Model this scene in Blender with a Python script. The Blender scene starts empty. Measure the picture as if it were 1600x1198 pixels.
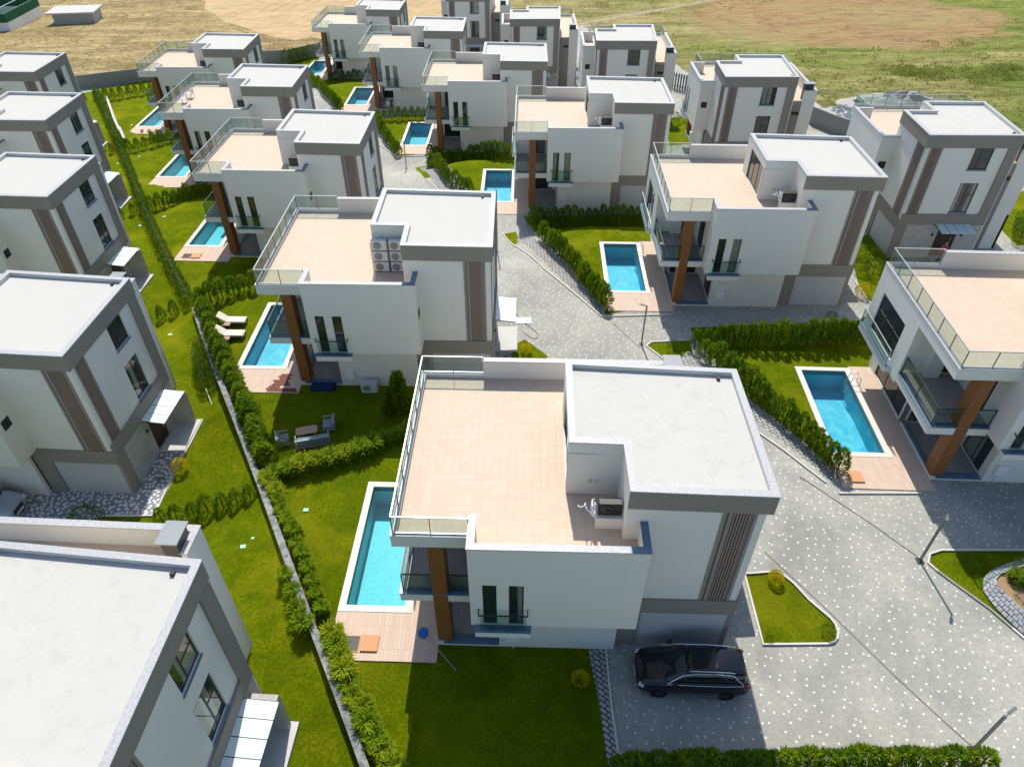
import bpy, bmesh, math, random
import numpy as np
from mathutils import Vector, Matrix
from mathutils.geometry import delaunay_2d_cdt
R = math.radians
random.seed(7)
S = bpy.context.scene
C = S.collection
# ---------------------------------------------------------------- camera, sky, sun, exposure
CAM_H, CAM_F, CAM_P = 28.66, 1111.65, R(40.277)
cd = bpy.data.cameras.new('camera'); cam = bpy.data.objects.new('camera', cd); C.objects.link(cam)
cam.location = (0, 0, CAM_H); cam.rotation_euler = (R(90) - CAM_P, 0, 0)
cd.sensor_width = 36; cd.lens = 36 * CAM_F / 1600; cd.clip_end = 2000; cd.clip_start = 0.3
S.camera = cam
S.render.resolution_x, S.render.resolution_y = 1024, 766
SUN_EL = R(50.2); SH = (0.06, -0.83)          # a metre of height throws its shadow this far
sun_az = math.atan2(-SH[0], -SH[1])           # from +y towards +x
w = bpy.data.worlds.new('World'); S.world = w; w.use_nodes = True
nt = w.node_tree; bg = nt.nodes['Background']
sky = nt.nodes.new('ShaderNodeTexSky'); sky.sky_type = 'NISHITA'; sky.sun_disc = False
sky.sun_elevation = SUN_EL; sky.sun_rotation = sun_az
sky.air_density = 1.0; sky.dust_density = 1.2; sky.ozone_density = 1.8; sky.altitude = 100
nt.links.new(sky.outputs[0], bg.inputs[0]); bg.inputs[1].default_value = 0.13
sd = bpy.data.lights.new('sun', 'SUN'); sd.energy = 4.0; sd.angle = R(0.5); sd.color = (1, 0.955, 0.87)
so = bpy.data.objects.new('sun', sd); C.objects.link(so)
so.rotation_euler = Vector((SH[0], SH[1], -1)).to_track_quat('-Z', 'Y').to_euler()
so.location = (0, 60, 60)
S.view_settings.view_transform = 'Standard'; S.view_settings.look = 'None'
S.view_settings.exposure = 0.5; S.view_settings.gamma = 1
S.render.engine = 'CYCLES'
try:
    S.cycles.max_bounces = 8; S.cycles.transparent_max_bounces = 16; S.cycles.caustics_refractive = False
    S.cycles.caustics_reflective = False
except Exception: pass

# ---------------------------------------------------------------- tags and mesh helpers
def tag(o, label=None, cat=None, group=None, kind=None):
    if label: o['label'] = label
    if cat: o['category'] = cat
    if group: o['group'] = group
    if kind: o['kind'] = kind
    return o
def empty(name, loc=(0, 0, 0), rz=0):
    o = bpy.data.objects.new(name, None); C.objects.link(o)
    o.location = loc; o.rotation_euler = (0, 0, rz); o.empty_display_size = 0.3
    return o
def copy_tree(o, parent=None):
    c = o.copy(); C.objects.link(c); c.parent = parent
    for ch in list(o.children): copy_tree(ch, c)
    return c
class MB:
    def __init__(s): s.v = []; s.f = []; s.m = []; s.cm = 0
    def add(s, vs, fs):
        b = len(s.v); s.v += [tuple(p) for p in vs]
        s.f += [tuple(b + i for i in f) for f in fs]; s.m += [s.cm] * len(fs)
        return s
    def box(s, x0, x1, y0, y1, z0, z1):
        return s.prism([(x0, y0), (x1, y0), (x1, y1), (x0, y1)], z0, z1)
    def prism(s, poly, z0, z1):
        n = len(poly)
        a = sum(poly[i][0] * poly[(i + 1) % n][1] - poly[(i + 1) % n][0] * poly[i][1] for i in range(n))
        if a < 0: poly = poly[::-1]
        vs = [(x, y, z0) for x, y in poly] + [(x, y, z1) for x, y in poly]
        fs = [tuple(range(n))[::-1], tuple(range(n, 2 * n))]
        fs += [(i, (i + 1) % n, n + (i + 1) % n, n + i) for i in range(n)]
        return s.add(vs, fs)
    def obox(s, c, hx, hy, hz, M):      # oriented box, half sizes, M = 3x3 axes
        vs = []
        for dz in (-1, 1):
            for dx, dy in ((-1, -1), (1, -1), (1, 1), (-1, 1)):
                vs.append(Vector(c) + M @ Vector((dx * hx, dy * hy, dz * hz)))
        return s.add(vs, [(3, 2, 1, 0), (4, 5, 6, 7), (0, 1, 5, 4), (1, 2, 6, 5), (2, 3, 7, 6), (3, 0, 4, 7)])
    def bar(s, p, q, w, h=None):
        p, q = Vector(p), Vector(q); d = q - p; L = d.length
        if L < 1e-6: return s
        x = d / L; up = Vector((0, 0, 1)) if abs(x.z) < 0.95 else Vector((0, 1, 0))
        y = up.cross(x).normalized(); z = x.cross(y)
        M = Matrix((x, y, z)).transposed()
        return s.obox((p + q) / 2, L / 2, w / 2, (h or w) / 2, M)
    def tube(s, pts, r, n=8, cap=True):
        pts = [Vector(p) for p in pts]; b = len(s.v); rs = r if isinstance(r, (list, tuple)) else [r] * len(pts)
        ref = None
        for i, p in enumerate(pts):
            d = (pts[min(i + 1, len(pts) - 1)] - pts[max(i - 1, 0)]).normalized()
            if ref is None: ref = d.orthogonal().normalized()
            ref = (ref - d * ref.dot(d)).normalized(); q = d.cross(ref)
            for k in range(n):
                a = 2 * math.pi * k / n
                s.v.append(tuple(p + (ref * math.cos(a) + q * math.sin(a)) * rs[i]))
        fs = []
        for i in range(len(pts) - 1):
            for k in range(n):
                fs.append((b + i * n + k, b + i * n + (k + 1) % n, b + (i + 1) * n + (k + 1) % n, b + (i + 1) * n + k))
        if cap:
            fs.append(tuple(b + k for k in range(n))[::-1]); fs.append(tuple(b + (len(pts) - 1) * n + k for k in range(n)))
        s.f += fs; s.m += [s.cm] * len(fs); return s
    def ring(s, outer, inner, z0, z1):  # closed wall between two loops
        n = len(outer)
        vs = [(x, y, z0) for x, y in outer] + [(x, y, z0) for x, y in inner] + [(x, y, z1) for x, y in outer] + [(x, y, z1) for x, y in inner]
        fs = []
        for i in range(n):
            j = (i + 1) % n
            fs += [(i, j, 2 * n + j, 2 * n + i), (n + j, n + i, 3 * n + i, 3 * n + j), (2 * n + i, 2 * n + j, 3 * n + j, 3 * n + i), (j, i, n + i, n + j)]
        return s.add(vs, fs)
    def build(s, name, mats, parent=None, smooth=False, bevel=0):
        me = bpy.data.meshes.new(name); me.from_pydata(s.v, [], s.f)
        if not isinstance(mats, (list, tuple)): mats = [mats]
        for m in mats: me.materials.append(m)
        if len(mats) > 1: me.polygons.foreach_set('material_index', s.m)
        bm = bmesh.new(); bm.from_mesh(me); bmesh.ops.recalc_face_normals(bm, faces=bm.faces)
        bm.to_mesh(me); bm.free()
        if smooth: me.polygons.foreach_set('use_smooth', [True] * len(me.polygons))
        o = bpy.data.objects.new(name, me); C.objects.link(o); o.parent = parent
        if bevel:
            b = o.modifiers.new('bevel', 'BEVEL'); b.width = bevel; b.segments = 2; b.limit_method = 'ANGLE'
        return o

# ---------------------------------------------------------------- materials
def mat(name, col, rough=0.8, spec=0.3, metal=0, build=None):
    m = bpy.data.materials.new(name); m.use_nodes = True; t = m.node_tree
    b = t.nodes['Principled BSDF']; b.inputs['Base Color'].default_value = (*col, 1)
    b.inputs['Roughness'].default_value = rough; b.inputs['Metallic'].default_value = metal
    b.inputs['Specular IOR Level'].default_value = spec
    if build: build(t, b)
    return m
def N(t, typ, **kw):
    n = t.nodes.new(typ)
    for k, v in kw.items():
        if k in n.inputs: n.inputs[k].default_value = v
        else: setattr(n, k, v)
    return n
def coord(t, scale=(1, 1, 1), rot=0, world=False):
    tc = N(t, 'ShaderNodeTexCoord'); mp = N(t, 'ShaderNodeMapping')
    mp.inputs['Scale'].default_value = scale; mp.inputs['Rotation'].default_value = (0, 0, rot)
    t.links.new(tc.outputs['Object'], mp.inputs[0]); return mp.outputs[0]
def noise(t, vec, scale, detail=4, rough=0.55, dist=0):
    n = N(t, 'ShaderNodeTexNoise'); n.inputs['Scale'].default_value = scale; n.inputs['Detail'].default_value = detail
    n.inputs['Roughness'].default_value = rough; n.inputs['Distortion'].default_value = dist
    t.links.new(vec, n.inputs['Vector']); return n.outputs['Fac']
def ramp(t, fac, stops, interp='LINEAR'):
    r = N(t, 'ShaderNodeValToRGB'); r.color_ramp.interpolation = interp
    while len(r.color_ramp.elements) < len(stops): r.color_ramp.elements.new(0.5)
    for e, (p, c) in zip(r.color_ramp.elements, stops):
        e.position = p; e.color = (*c, 1) if len(c) == 3 else c
    t.links.new(fac, r.inputs[0]); return r.outputs[0]
def mix(t, fac, a, b, mode='MIX'):
    m = N(t, 'ShaderNodeMix', data_type='RGBA', blend_type=mode)
    for v, i in ((fac, 0), (a, 6), (b, 7)):
        if hasattr(v, 'default_value') or hasattr(v, 'is_linked'): t.links.new(v, m.inputs[i])
        elif i == 0: m.inputs[0].default_value = v
        else: m.inputs[i].default_value = (*v, 1)
    return m.outputs[2]
def math_(t, op, a, b=0.0, clamp=False):
    m = N(t, 'ShaderNodeMath', operation=op); m.use_clamp = clamp
    for v, i in ((a, 0), (b, 1)):
        if hasattr(v, 'is_linked'): t.links.new(v, m.inputs[i])
        else: m.inputs[i].default_value = v
    return m.outputs[0]
def bump(t, b, h, strength=0.3, dist=0.02):
    n = N(t, 'ShaderNodeBump'); n.inputs['Strength'].default_value = strength; n.inputs['Distance'].default_value = dist
    t.links.new(h, n.inputs['Height']); t.links.new(n.outputs[0], b.inputs['Normal'])
def setc(t, b, c): t.links.new(c, b.inputs['Base Color'])
def rnd(t): return N(t, 'ShaderNodeObjectInfo').outputs['Random']
def sc(c, k): return tuple(min(1, x * k) for x in c)

def b_plaster(c, amt=0.08, streak=True):
    def f(t, b):
        v = coord(t); n1 = noise(t, v, 0.7, 5, 0.6); n2 = noise(t, coord(t, (3, 3, 0.35)), 1.2, 4)
        k = mix(t, math_(t, 'MULTIPLY', n1, 1.0), sc(c, 1 - amt), sc(c, 1 + amt))
        if streak: k = mix(t, math_(t, 'MULTIPLY', ramp(t, n2, [(0.5, (0, 0, 0)), (0.8, (1, 1, 1))]), 0.16), k, sc(c, 0.80))
        setc(t, b, k); bump(t, b, noise(t, v, 60, 3), 0.12, 0.01)
    return f
WALLC = (0.675, 0.66, 0.60)
M = {}
M['wall'] = mat('render_light_grey', WALLC, 0.9, 0.2, build=b_plaster(WALLC, 0.04))
M['brown'] = mat('render_grey_brown', (0.245, 0.222, 0.19), 0.85, 0.2, build=b_plaster((0.245, 0.222, 0.19), 0.06))
M['strip'] = mat('render_mid_brown', (0.27, 0.235, 0.21), 0.85, 0.2, build=b_plaster((0.27, 0.235, 0.21), 0.05, False))
M['slat'] = mat('timber_slat', (0.27, 0.20, 0.17), 0.6, 0.3, build=b_plaster((0.27, 0.20, 0.17), 0.1, False))
M['dark'] = mat('dark_metal', (0.03, 0.032, 0.035), 0.45, 0.5)
M['rail'] = mat('grey_rail_metal', (0.40, 0.42, 0.42), 0.35, 0.5, 0.3)
M['cap'] = mat('grey_zinc_cap', (0.24, 0.25, 0.26), 0.5, 0.4)
M['post'] = mat('post_metal', (0.16, 0.165, 0.17), 0.4, 0.5, 0.3)
M['black'] = mat('black_plastic', (0.012, 0.012, 0.013), 0.5, 0.4)
M['white'] = mat('white_plastic', (0.75, 0.75, 0.74), 0.4, 0.4)
M['column'] = mat('rust_brown_column', (0.22, 0.085, 0.022), 0.55, 0.4, build=b_plaster((0.22, 0.085, 0.022), 0.12, False))
M['door'] = mat('dark_wood_door', (0.055, 0.03, 0.022), 0.5, 0.4)
M['garage'] = mat('garage_panel', (0.44, 0.435, 0.43), 0.85, 0.2, build=b_plaster((0.44, 0.435, 0.43), 0.04))
def b_granite(t, b):
    v = coord(t); n = noise(t, v, 11, 6, 0.8); n2 = noise(t, v, 3, 3)
    k = ramp(t, n, [(0.34, (0.25, 0.255, 0.26)), (0.50, (0.37, 0.37, 0.365)), (0.66, (0.48, 0.475, 0.46))])
    k = mix(t, math_(t, 'MULTIPLY', n2, 0.35), k, (0.42, 0.44, 0.47)); setc(t, b, k)
M['granite'] = mat('grey_granite_coping', (0.6, 0.6, 0.6), 0.5, 0.4, build=b_granite)
def b_granite2(t, b):
    v = coord(t); n = noise(t, v, 26, 5, 0.7)
    setc(t, b, ramp(t, n, [(0.35, (0.06, 0.11, 0.16)), (0.6, (0.13, 0.22, 0.30)), (0.78, (0.42, 0.46, 0.5))]))
M['bluegranite_and_shade'] = mat('blue_granite_sill_and_shade', (0.12, 0.2, 0.27), 0.35, 0.5, build=b_granite2)
def b_roof(t, b):
    v = coord(t); r = rnd(t)
    n = noise(t, v, 0.5, 6, 0.65, 0.4); n2 = noise(t, v, 2.2, 5, 0.7, 0.6)
    k = ramp(t, n, [(0.35, (0.478, 0.468, 0.43)), (0.6, (0.492, 0.482, 0.444))])
    k = mix(t, math_(t, 'MULTIPLY', ramp(t, n2, [(0.52, (0, 0, 0)), (0.66, (1, 1, 1))]), math_(t, 'MULTIPLY', math_(t, 'POWER', r, 4), 0.4)), k, (0.37, 0.36, 0.325))
    k = mix(t, math_(t, 'MULTIPLY', ramp(t, noise(t, v, 0.9, 3), [(0.64, (0, 0, 0)), (0.74, (1, 1, 1))]), math_(t, 'MULTIPLY', math_(t, 'POWER', r, 3), 0.3)), k, (0.43, 0.395, 0.32))
    setc(t, b, k)
M['roof'] = mat('white_roof_membrane', (0.68, 0.67, 0.65), 0.85, 0.2, build=b_roof)
def tiles(c1, c2, w, h, mortar, ms=0.012, offset=0.0, var=0.5, rot=0, nz=0.4):
    def f(t, b):
        v = coord(t, rot=rot); br = N(t, 'ShaderNodeTexBrick'); t.links.new(v, br.inputs[0])
        br.offset = offset; br.inputs['Scale'].default_value = 1; br.inputs['Brick Width'].default_value = w
        br.inputs['Row Height'].default_value = h; br.inputs['Mortar Size'].default_value = ms
        br.inputs['Color1'].default_value = (*c1, 1); br.inputs['Color2'].default_value = (*c2, 1); br.inputs['Mortar'].default_value = (*mortar, 1)
        n = noise(t, v, 0.6, 5, 0.6)
        setc(t, b, mix(t, math_(t, 'MULTIPLY', n, nz), br.outputs[0], sc(c1, 0.82)))
        bump(t, b, br.outputs['Fac'], -0.2, 0.004)
    return f
M['tile'] = mat('terracotta_terrace_tile', (0.58, 0.42, 0.33), 0.7, 0.3, build=tiles((0.60, 0.47, 0.355), (0.55, 0.425, 0.32), 0.33, 0.33, (0.47, 0.36, 0.27), 0.010, nz=0.5))
M['deck'] = mat('wood_look_deck_tile', (0.56, 0.41, 0.33), 0.7, 0.3, build=tiles((0.575, 0.44, 0.34), (0.52, 0.385, 0.30), 0.16, 1.1, (0.40, 0.29, 0.22), 0.01, 0.4))
M['balctile'] = mat('grey_balcony_tile', (0.3, 0.27, 0.25), 0.6, 0.3, build=tiles((0.36, 0.32, 0.30), (0.30, 0.27, 0.25), 0.2, 1.0, (0.22, 0.2, 0.19), 0.01, 0.4))
M['stone'] = mat('ledge_stone_cladding', (0.4, 0.39, 0.37), 0.9, 0.2)
def b_stone(t, b):
    v = coord(t, (1, 1, 1)); sp = N(t, 'ShaderNodeSeparateXYZ'); t.links.new(v, sp.inputs[0])
    cb = N(t, 'ShaderNodeCombineXYZ'); t.links.new(math_(t, 'ADD', sp.outputs[0], sp.outputs[1]), cb.inputs[0]); t.links.new(sp.outputs[2], cb.inputs[1])
    br = N(t, 'ShaderNodeTexBrick'); t.links.new(cb.outputs[0], br.inputs[0]); br.inputs['Scale'].default_value = 1
    br.inputs['Brick Width'].default_value = 0.55; br.inputs['Row Height'].default_value = 0.09; br.inputs['Mortar Size'].default_value = 0.006
    br.inputs['Color1'].default_value = (0.5, 0.48, 0.44, 1); br.inputs['Color2'].default_value = (0.3, 0.3, 0.3, 1); br.inputs['Mortar'].default_value = (0.14, 0.14, 0.14, 1)
    k = mix(t, noise(t, v, 5, 5), br.outputs[0], (0.45, 0.42, 0.38)); setc(t, b, k)
    bump(t, b, math_(t, 'ADD', br.outputs['Fac'], noise(t, v, 25, 4)), -0.6, 0.02)
b_stone(M['stone'].node_tree, M['stone'].node_tree.nodes['Principled BSDF'])
def b_glass(t, b):
    v = coord(t); n = noise(t, v, 0.9, 2); r = rnd(t)
    k = mix(t, n, (0.008, 0.014, 0.016), (0.03, 0.045, 0.04))
    oi = N(t, 'ShaderNodeVectorMath', operation='ADD'); cb = N(t, 'ShaderNodeCombineXYZ'); t.links.new(math_(t, 'MULTIPLY', r, 37.0), cb.inputs[0]); t.links.new(math_(t, 'MULTIPLY', r, 11.0), cb.inputs[1])
    t.links.new(coord(t, (1.2, 1.2, .05)), oi.inputs[0]); t.links.new(cb.outputs[0], oi.inputs[1])
    cur = ramp(t, noise(t, oi.outputs[0], 0.8, 1), [(0.53, (0, 0, 0)), (0.55, (1, 1, 1))])      # curtains drawn behind part of the panes
    fold = noise(t, coord(t, (14, 14, .2)), 1.5, 2)
    k = mix(t, math_(t, 'MULTIPLY', math_(t, 'MULTIPLY', cur, math_(t, 'GREATER_THAN', r, 0.35)), 0.8), k, mix(t, fold, (0.12, 0.14, 0.12), (0.36, 0.37, 0.31)))
    setc(t, b, k)
M['glass'] = mat('window_glass', (0.02, 0.03, 0.03), 0.04, 0.9, build=b_glass)
M['curtain'] = mat('curtained_glass', (0.35, 0.42, 0.33), 0.1, 0.8)
def clear_glass(name, tint, gl=0.12):
    m = bpy.data.materials.new(name); m.use_nodes = True; t = m.node_tree; t.nodes.clear()
    o = N(t, 'ShaderNodeOutputMaterial'); tr = N(t, 'ShaderNodeBsdfTransparent'); tr.inputs[0].default_value = (*tint, 1)
    g = N(t, 'ShaderNodeBsdfGlossy'); g.inputs['Roughness'].default_value = 0.03
    fr = N(t, 'ShaderNodeLayerWeight')
    mx = N(t, 'ShaderNodeMixShader'); t.links.new(math_(t, 'ADD', math_(t, 'MULTIPLY', math_(t, 'POWER', fr.outputs['Facing'], 4), 0.5), gl, True), mx.inputs[0])
    t.links.new(tr.outputs[0], mx.inputs[1]); t.links.new(g.outputs[0], mx.inputs[2]); t.links.new(mx.outputs[0], o.inputs[0]); return m
M['railglass'] = clear_glass('balustrade_glass', (0.80, 0.88, 0.86), 0.05)
M['canopyglass'] = mat('frosted_canopy_glass', (0.62, 0.72, 0.70), 0.25, 0.6)
M['frosted'] = M['canopyglass']
# water: clear tinted surface over a tiled basin
def water(name, tint):
    m = bpy.data.materials.new(name); m.use_nodes = True; t = m.node_tree; t.nodes.clear()
    o = N(t, 'ShaderNodeOutputMaterial'); tr = N(t, 'ShaderNodeBsdfTransparent'); tr.inputs[0].default_value = (*tint, 1)
    g = N(t, 'ShaderNodeBsdfGlossy'); g.inputs['Roughness'].default_value = 0.05
    tc = N(t, 'ShaderNodeTexCoord'); bp = N(t, 'ShaderNodeBump'); bp.inputs['Strength'].default_value = 0.25; bp.inputs['Distance'].default_value = 0.03
    t.links.new(noise(t, tc.outputs['Object'], 5, 3), bp.inputs['Height']); t.links.new(bp.outputs[0], g.inputs['Normal'])
    fr = N(t, 'ShaderNodeLayerWeight'); t.links.new(bp.outputs[0], fr.inputs['Normal'])
    mx = N(t, 'ShaderNodeMixShader'); t.links.new(math_(t, 'ADD', math_(t, 'MULTIPLY', math_(t, 'POWER', fr.outputs['Facing'], 5), 0.9), 0.02, True), mx.inputs[0])
    t.links.new(tr.outputs[0], mx.inputs[1]); t.links.new(g.outputs[0], mx.inputs[2]); t.links.new(mx.outputs[0], o.inputs[0]); return m
M['water'] = water('pool_water', (0.62, 0.90, 0.95))
def basin(c, name, caustic):
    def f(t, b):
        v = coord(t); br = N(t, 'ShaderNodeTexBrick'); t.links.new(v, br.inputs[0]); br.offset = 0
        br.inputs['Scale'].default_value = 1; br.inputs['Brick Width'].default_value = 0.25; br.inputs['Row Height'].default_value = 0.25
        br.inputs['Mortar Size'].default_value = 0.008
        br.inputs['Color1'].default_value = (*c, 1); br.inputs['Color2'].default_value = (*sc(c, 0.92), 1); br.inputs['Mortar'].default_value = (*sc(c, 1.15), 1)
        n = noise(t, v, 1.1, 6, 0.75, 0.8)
        k = mix(t, math_(t, 'MULTIPLY', ramp(t, n, [(0.4, (0, 0, 0)), (0.65, (1, 1, 1))]), caustic), br.outputs[0], tuple(min(1, q * m_) for q, m_ in zip(c, (2.6, 1.35, 1.15)))); setc(t, b, k)  # lighter mottling paints caustic light into the mosaic colour
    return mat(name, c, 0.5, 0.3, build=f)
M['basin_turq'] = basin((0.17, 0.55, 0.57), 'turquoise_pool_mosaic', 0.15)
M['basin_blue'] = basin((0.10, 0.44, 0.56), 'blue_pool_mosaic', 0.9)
M['coping_white'] = mat('pale_pool_coping', (0.60, 0.56, 0.50), 0.6, 0.3, build=b_plaster((0.60, 0.56, 0.51), 0.05, False))
# ---------------------------------------------------------------- the lots: place of every villa (x, y, ground z, rotation)
HOUSES = {
 'm': (2.26, 23.52, 0.0, -1.64), 'b': (-8.08, 42.02, -0.86, -1.08), 'c': (17.2, 50.83, -0.76, -1.59), 'd': (6.94, 69.17, -2.37, -1.21),
 'e': (-18.51, 60.69, -2.46, -2.08), 'L4': (-27.8, 33.96, -1.93, -3.39), 'L3': (-38.01, 51.92, -2.59, -1.95), 'r': (27.68, 32.59, 0.44, -2.76),
 'a': (-39.35, 98.54, -6.0, -0.7), 'b2': (-28.22, 78.19, -3.88, -1.06), 'f': (-3.12, 87.8, -4.29, -1.49), 'g': (-13.23, 105.92, -5.8, -1.53),
 'h': (-23.56, 124.44, -7.43, -3.0), 'L1': (-56.8, 84.77, -4.48, -0.75), 'L2': (-46.37, 67.28, -3.15, -0.51), 'L5': (-17.01, 14.51, -0.41, -2.99),
 'C1': (-2.78, 128.16, -6.31, -1.59), 'C2': (6.96, 113.1, -6.13, 0.08), 'C3': (27.36, 76.27, -2.47, -0.86), 'C4': (17.01, 93.34, -3.78, -1.55), 'C5': (37.37, 57.3, -0.69, -1.34)}
TURNED = {'C1', 'C2', 'C3', 'C4', 'C5'}
def hrot(k): return R(HOUSES[k][3] - (90 if k in TURNED else 0))
def loc2w(k, x, y):
    X, Y, Z, _ = HOUSES[k]; a = hrot(k); return X + math.cos(a) * x - math.sin(a) * y, Y + math.sin(a) * x + math.cos(a) * y
_lots = []
for k, (X, Y, Z, r_) in HOUSES.items():
    x0 = -10.2 if k not in TURNED and not k.startswith('L') else -7
    _lots.append((X, Y, Z, math.cos(hrot(k)), math.sin(hrot(k)), x0, 8.4, -8.7, 2.4))
def gz(x, y):                                # height of the ground
    x = np.asarray(x, float); y = np.asarray(y, float)
    pl = 1.5 + 0.0265 * x - 0.0652 * np.clip(y, -50, 170) - 0.02 * np.clip(y - 170, 0, 1e4)
    num = pl * 1e-4; den = np.full_like(num, 1e-4)
    for X, Y, Z, c, s, x0, x1, y0, y1 in _lots:
        dx = x - X; dy = y - Y; lx = c * dx + s * dy; ly = -s * dx + c * dy
        ex = np.maximum(np.maximum(x0 - lx, lx - x1), 0); ey = np.maximum(np.maximum(y0 - ly, ly - y1), 0)
        w_ = 1 / (ex * ex + ey * ey + 0.4) ** 2
        num = num + w_ * Z; den = den + w_
    return num / den
def gzf(x, y):
    num = (1.5 + 0.0265 * x - 0.0652 * min(max(y, -50), 170) - 0.02 * max(y - 170, 0)) * 1e-4; den = 1e-4
    for X, Y, Z, c, s, x0, x1, y0, y1 in _lots:
        dx = x - X; dy = y - Y; lx = c * dx + s * dy; ly = c * dy - s * dx
        ex = max(x0 - lx, lx - x1, 0); ey = max(y0 - ly, ly - y1, 0); w_ = 1 / (ex * ex + ey * ey + 0.4) ** 2
        num += w_ * Z; den += w_
    return num / den
def G(u, v, h=0.0):                          # where the ray of a photo pixel meets the ground (+h)
    a = (u - 800) / CAM_F; b = (599 - v) / CAM_F; c, s = math.cos(CAM_P), math.sin(CAM_P)
    d = (a, b * s + c, b * c - s); z = 0.0
    for _ in range(28):
        t = (z + h - CAM_H) / d[2]; x, y = d[0] * t, d[1] * t; e_ = 0.65 * (gzf(x, y) - z); z += e_
        if abs(e_) < 1e-4: break
    return x, y
def GP(pts): return [G(*p) for p in pts]
def at(p, h=0.0): return Vector((p[0], p[1], gzf(p[0], p[1]) + h))

# ---------------------------------------------------------------- ground materials
def b_lawn(t, b):
    v = coord(t); n1 = noise(t, v, 0.55, 9, 0.78, 0.6); n2 = noise(t, v, 7, 6, 0.75); n3 = noise(t, v, 0.16, 4, 0.6, 0.6)
    k = ramp(t, n1, [(0.30, (0.080, 0.130, 0.002)), (0.47, (0.150, 0.205, 0.003)), (0.60, (0.225, 0.265, 0.004)), (0.74, (0.30, 0.28, 0.012))])
    k = mix(t, ramp(t, n2, [(0.40, (0.75, 0.75, 0.75)), (0.62, (0, 0, 0))]), k, (0.075, 0.108, 0.002))
    k = mix(t, math_(t, 'MULTIPLY', ramp(t, n3, [(0.52, (0, 0, 0)), (0.70, (1, 1, 1))]), 0.55), k, (0.33, 0.31, 0.012))
    k = mix(t, ramp(t, noise(t, v, 0.55, 6, 0.7, 0.8), [(0.66, (0, 0, 0)), (0.76, (0.55, 0.55, 0.55))]), k, (0.25, 0.20, 0.06))
    setc(t, b, k); bump(t, b, noise(t, v, 18, 5, 0.85), 1.0, 0.12)
M['lawn'] = mat('mown_lawn', (0.1, 0.2, 0.01), 0.95, 0.02, build=b_lawn)
def b_pave(t, b):
    v = coord(t, rot=R(35)); vo = N(t, 'ShaderNodeTexVoronoi', feature='DISTANCE_TO_EDGE', voronoi_dimensions='2D'); vo.inputs['Scale'].default_value = 9
    vc = N(t, 'ShaderNodeTexVoronoi', voronoi_dimensions='2D'); vc.inputs['Scale'].default_value = 9
    t.links.new(v, vo.inputs['Vector']); t.links.new(v, vc.inputs['Vector'])
    n = noise(t, v, 0.22, 7, 0.72, 0.4); n2 = noise(t, v, 3, 5, 0.75)
    base = ramp(t, n, [(0.34, (0.20, 0.205, 0.19)), (0.5, (0.325, 0.325, 0.285)), (0.66, (0.46, 0.44, 0.37))])
    hsv = N(t, 'ShaderNodeRGBToBW'); t.links.new(vc.outputs['Color'], hsv.inputs[0])
    k = mix(t, math_(t, 'MULTIPLY', hsv.outputs[0], 0.55), base, (0.19, 0.19, 0.18))
    k = mix(t, math_(t, 'MULTIPLY', n2, 0.4), k, (0.44, 0.43, 0.36))
    k = mix(t, ramp(t, vo.outputs['Distance'], [(0.0, (0.7, 0.7, 0.7)), (0.05, (0, 0, 0))]), k, (0.14, 0.14, 0.13))
    vd = N(t, 'ShaderNodeTexVoronoi', voronoi_dimensions='2D', distance='CHEBYCHEV'); vd.inputs['Scale'].default_value = 2.05; vd.inputs['Randomness'].default_value = 0.8
    t.links.new(v, vd.inputs['Vector'])
    dw = N(t, 'ShaderNodeRGBToBW'); t.links.new(vd.outputs['Color'], dw.inputs[0])
    k = mix(t, ramp(t, vd.outputs['Distance'], [(0.076, (1, 1, 1)), (0.095, (0, 0, 0))]), k, mix(t, dw.outputs[0], (0.50, 0.51, 0.46), (0.72, 0.71, 0.64)))
    setc(t, b, k); bump(t, b, vo.outputs['Distance'], 0.4, 0.01)
M['paving'] = mat('cobble_paving', (0.3, 0.3, 0.28), 0.85, 0.25, build=b_pave)
def b_pebble(t, b):
    v = coord(t); vo = N(t, 'ShaderNodeTexVoronoi', voronoi_dimensions='2D'); vo.inputs['Scale'].default_value = 4.2; t.links.new(v, vo.inputs['Vector'])
    k = ramp(t, vo.outputs['Distance'], [(0.26, (0.72, 0.70, 0.66)), (0.36, (0.20, 0.21, 0.215))])
    setc(t, b, mix(t, math_(t, 'MULTIPLY', noise(t, v, 2, 4), 0.25), k, (0.3, 0.3, 0.29))); bump(t, b, vo.outputs['Distance'], -0.4, 0.02)
M['pebble'] = mat('mosaic_pebble_path', (0.3, 0.3, 0.3), 0.8, 0.25, build=b_pebble)
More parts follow.
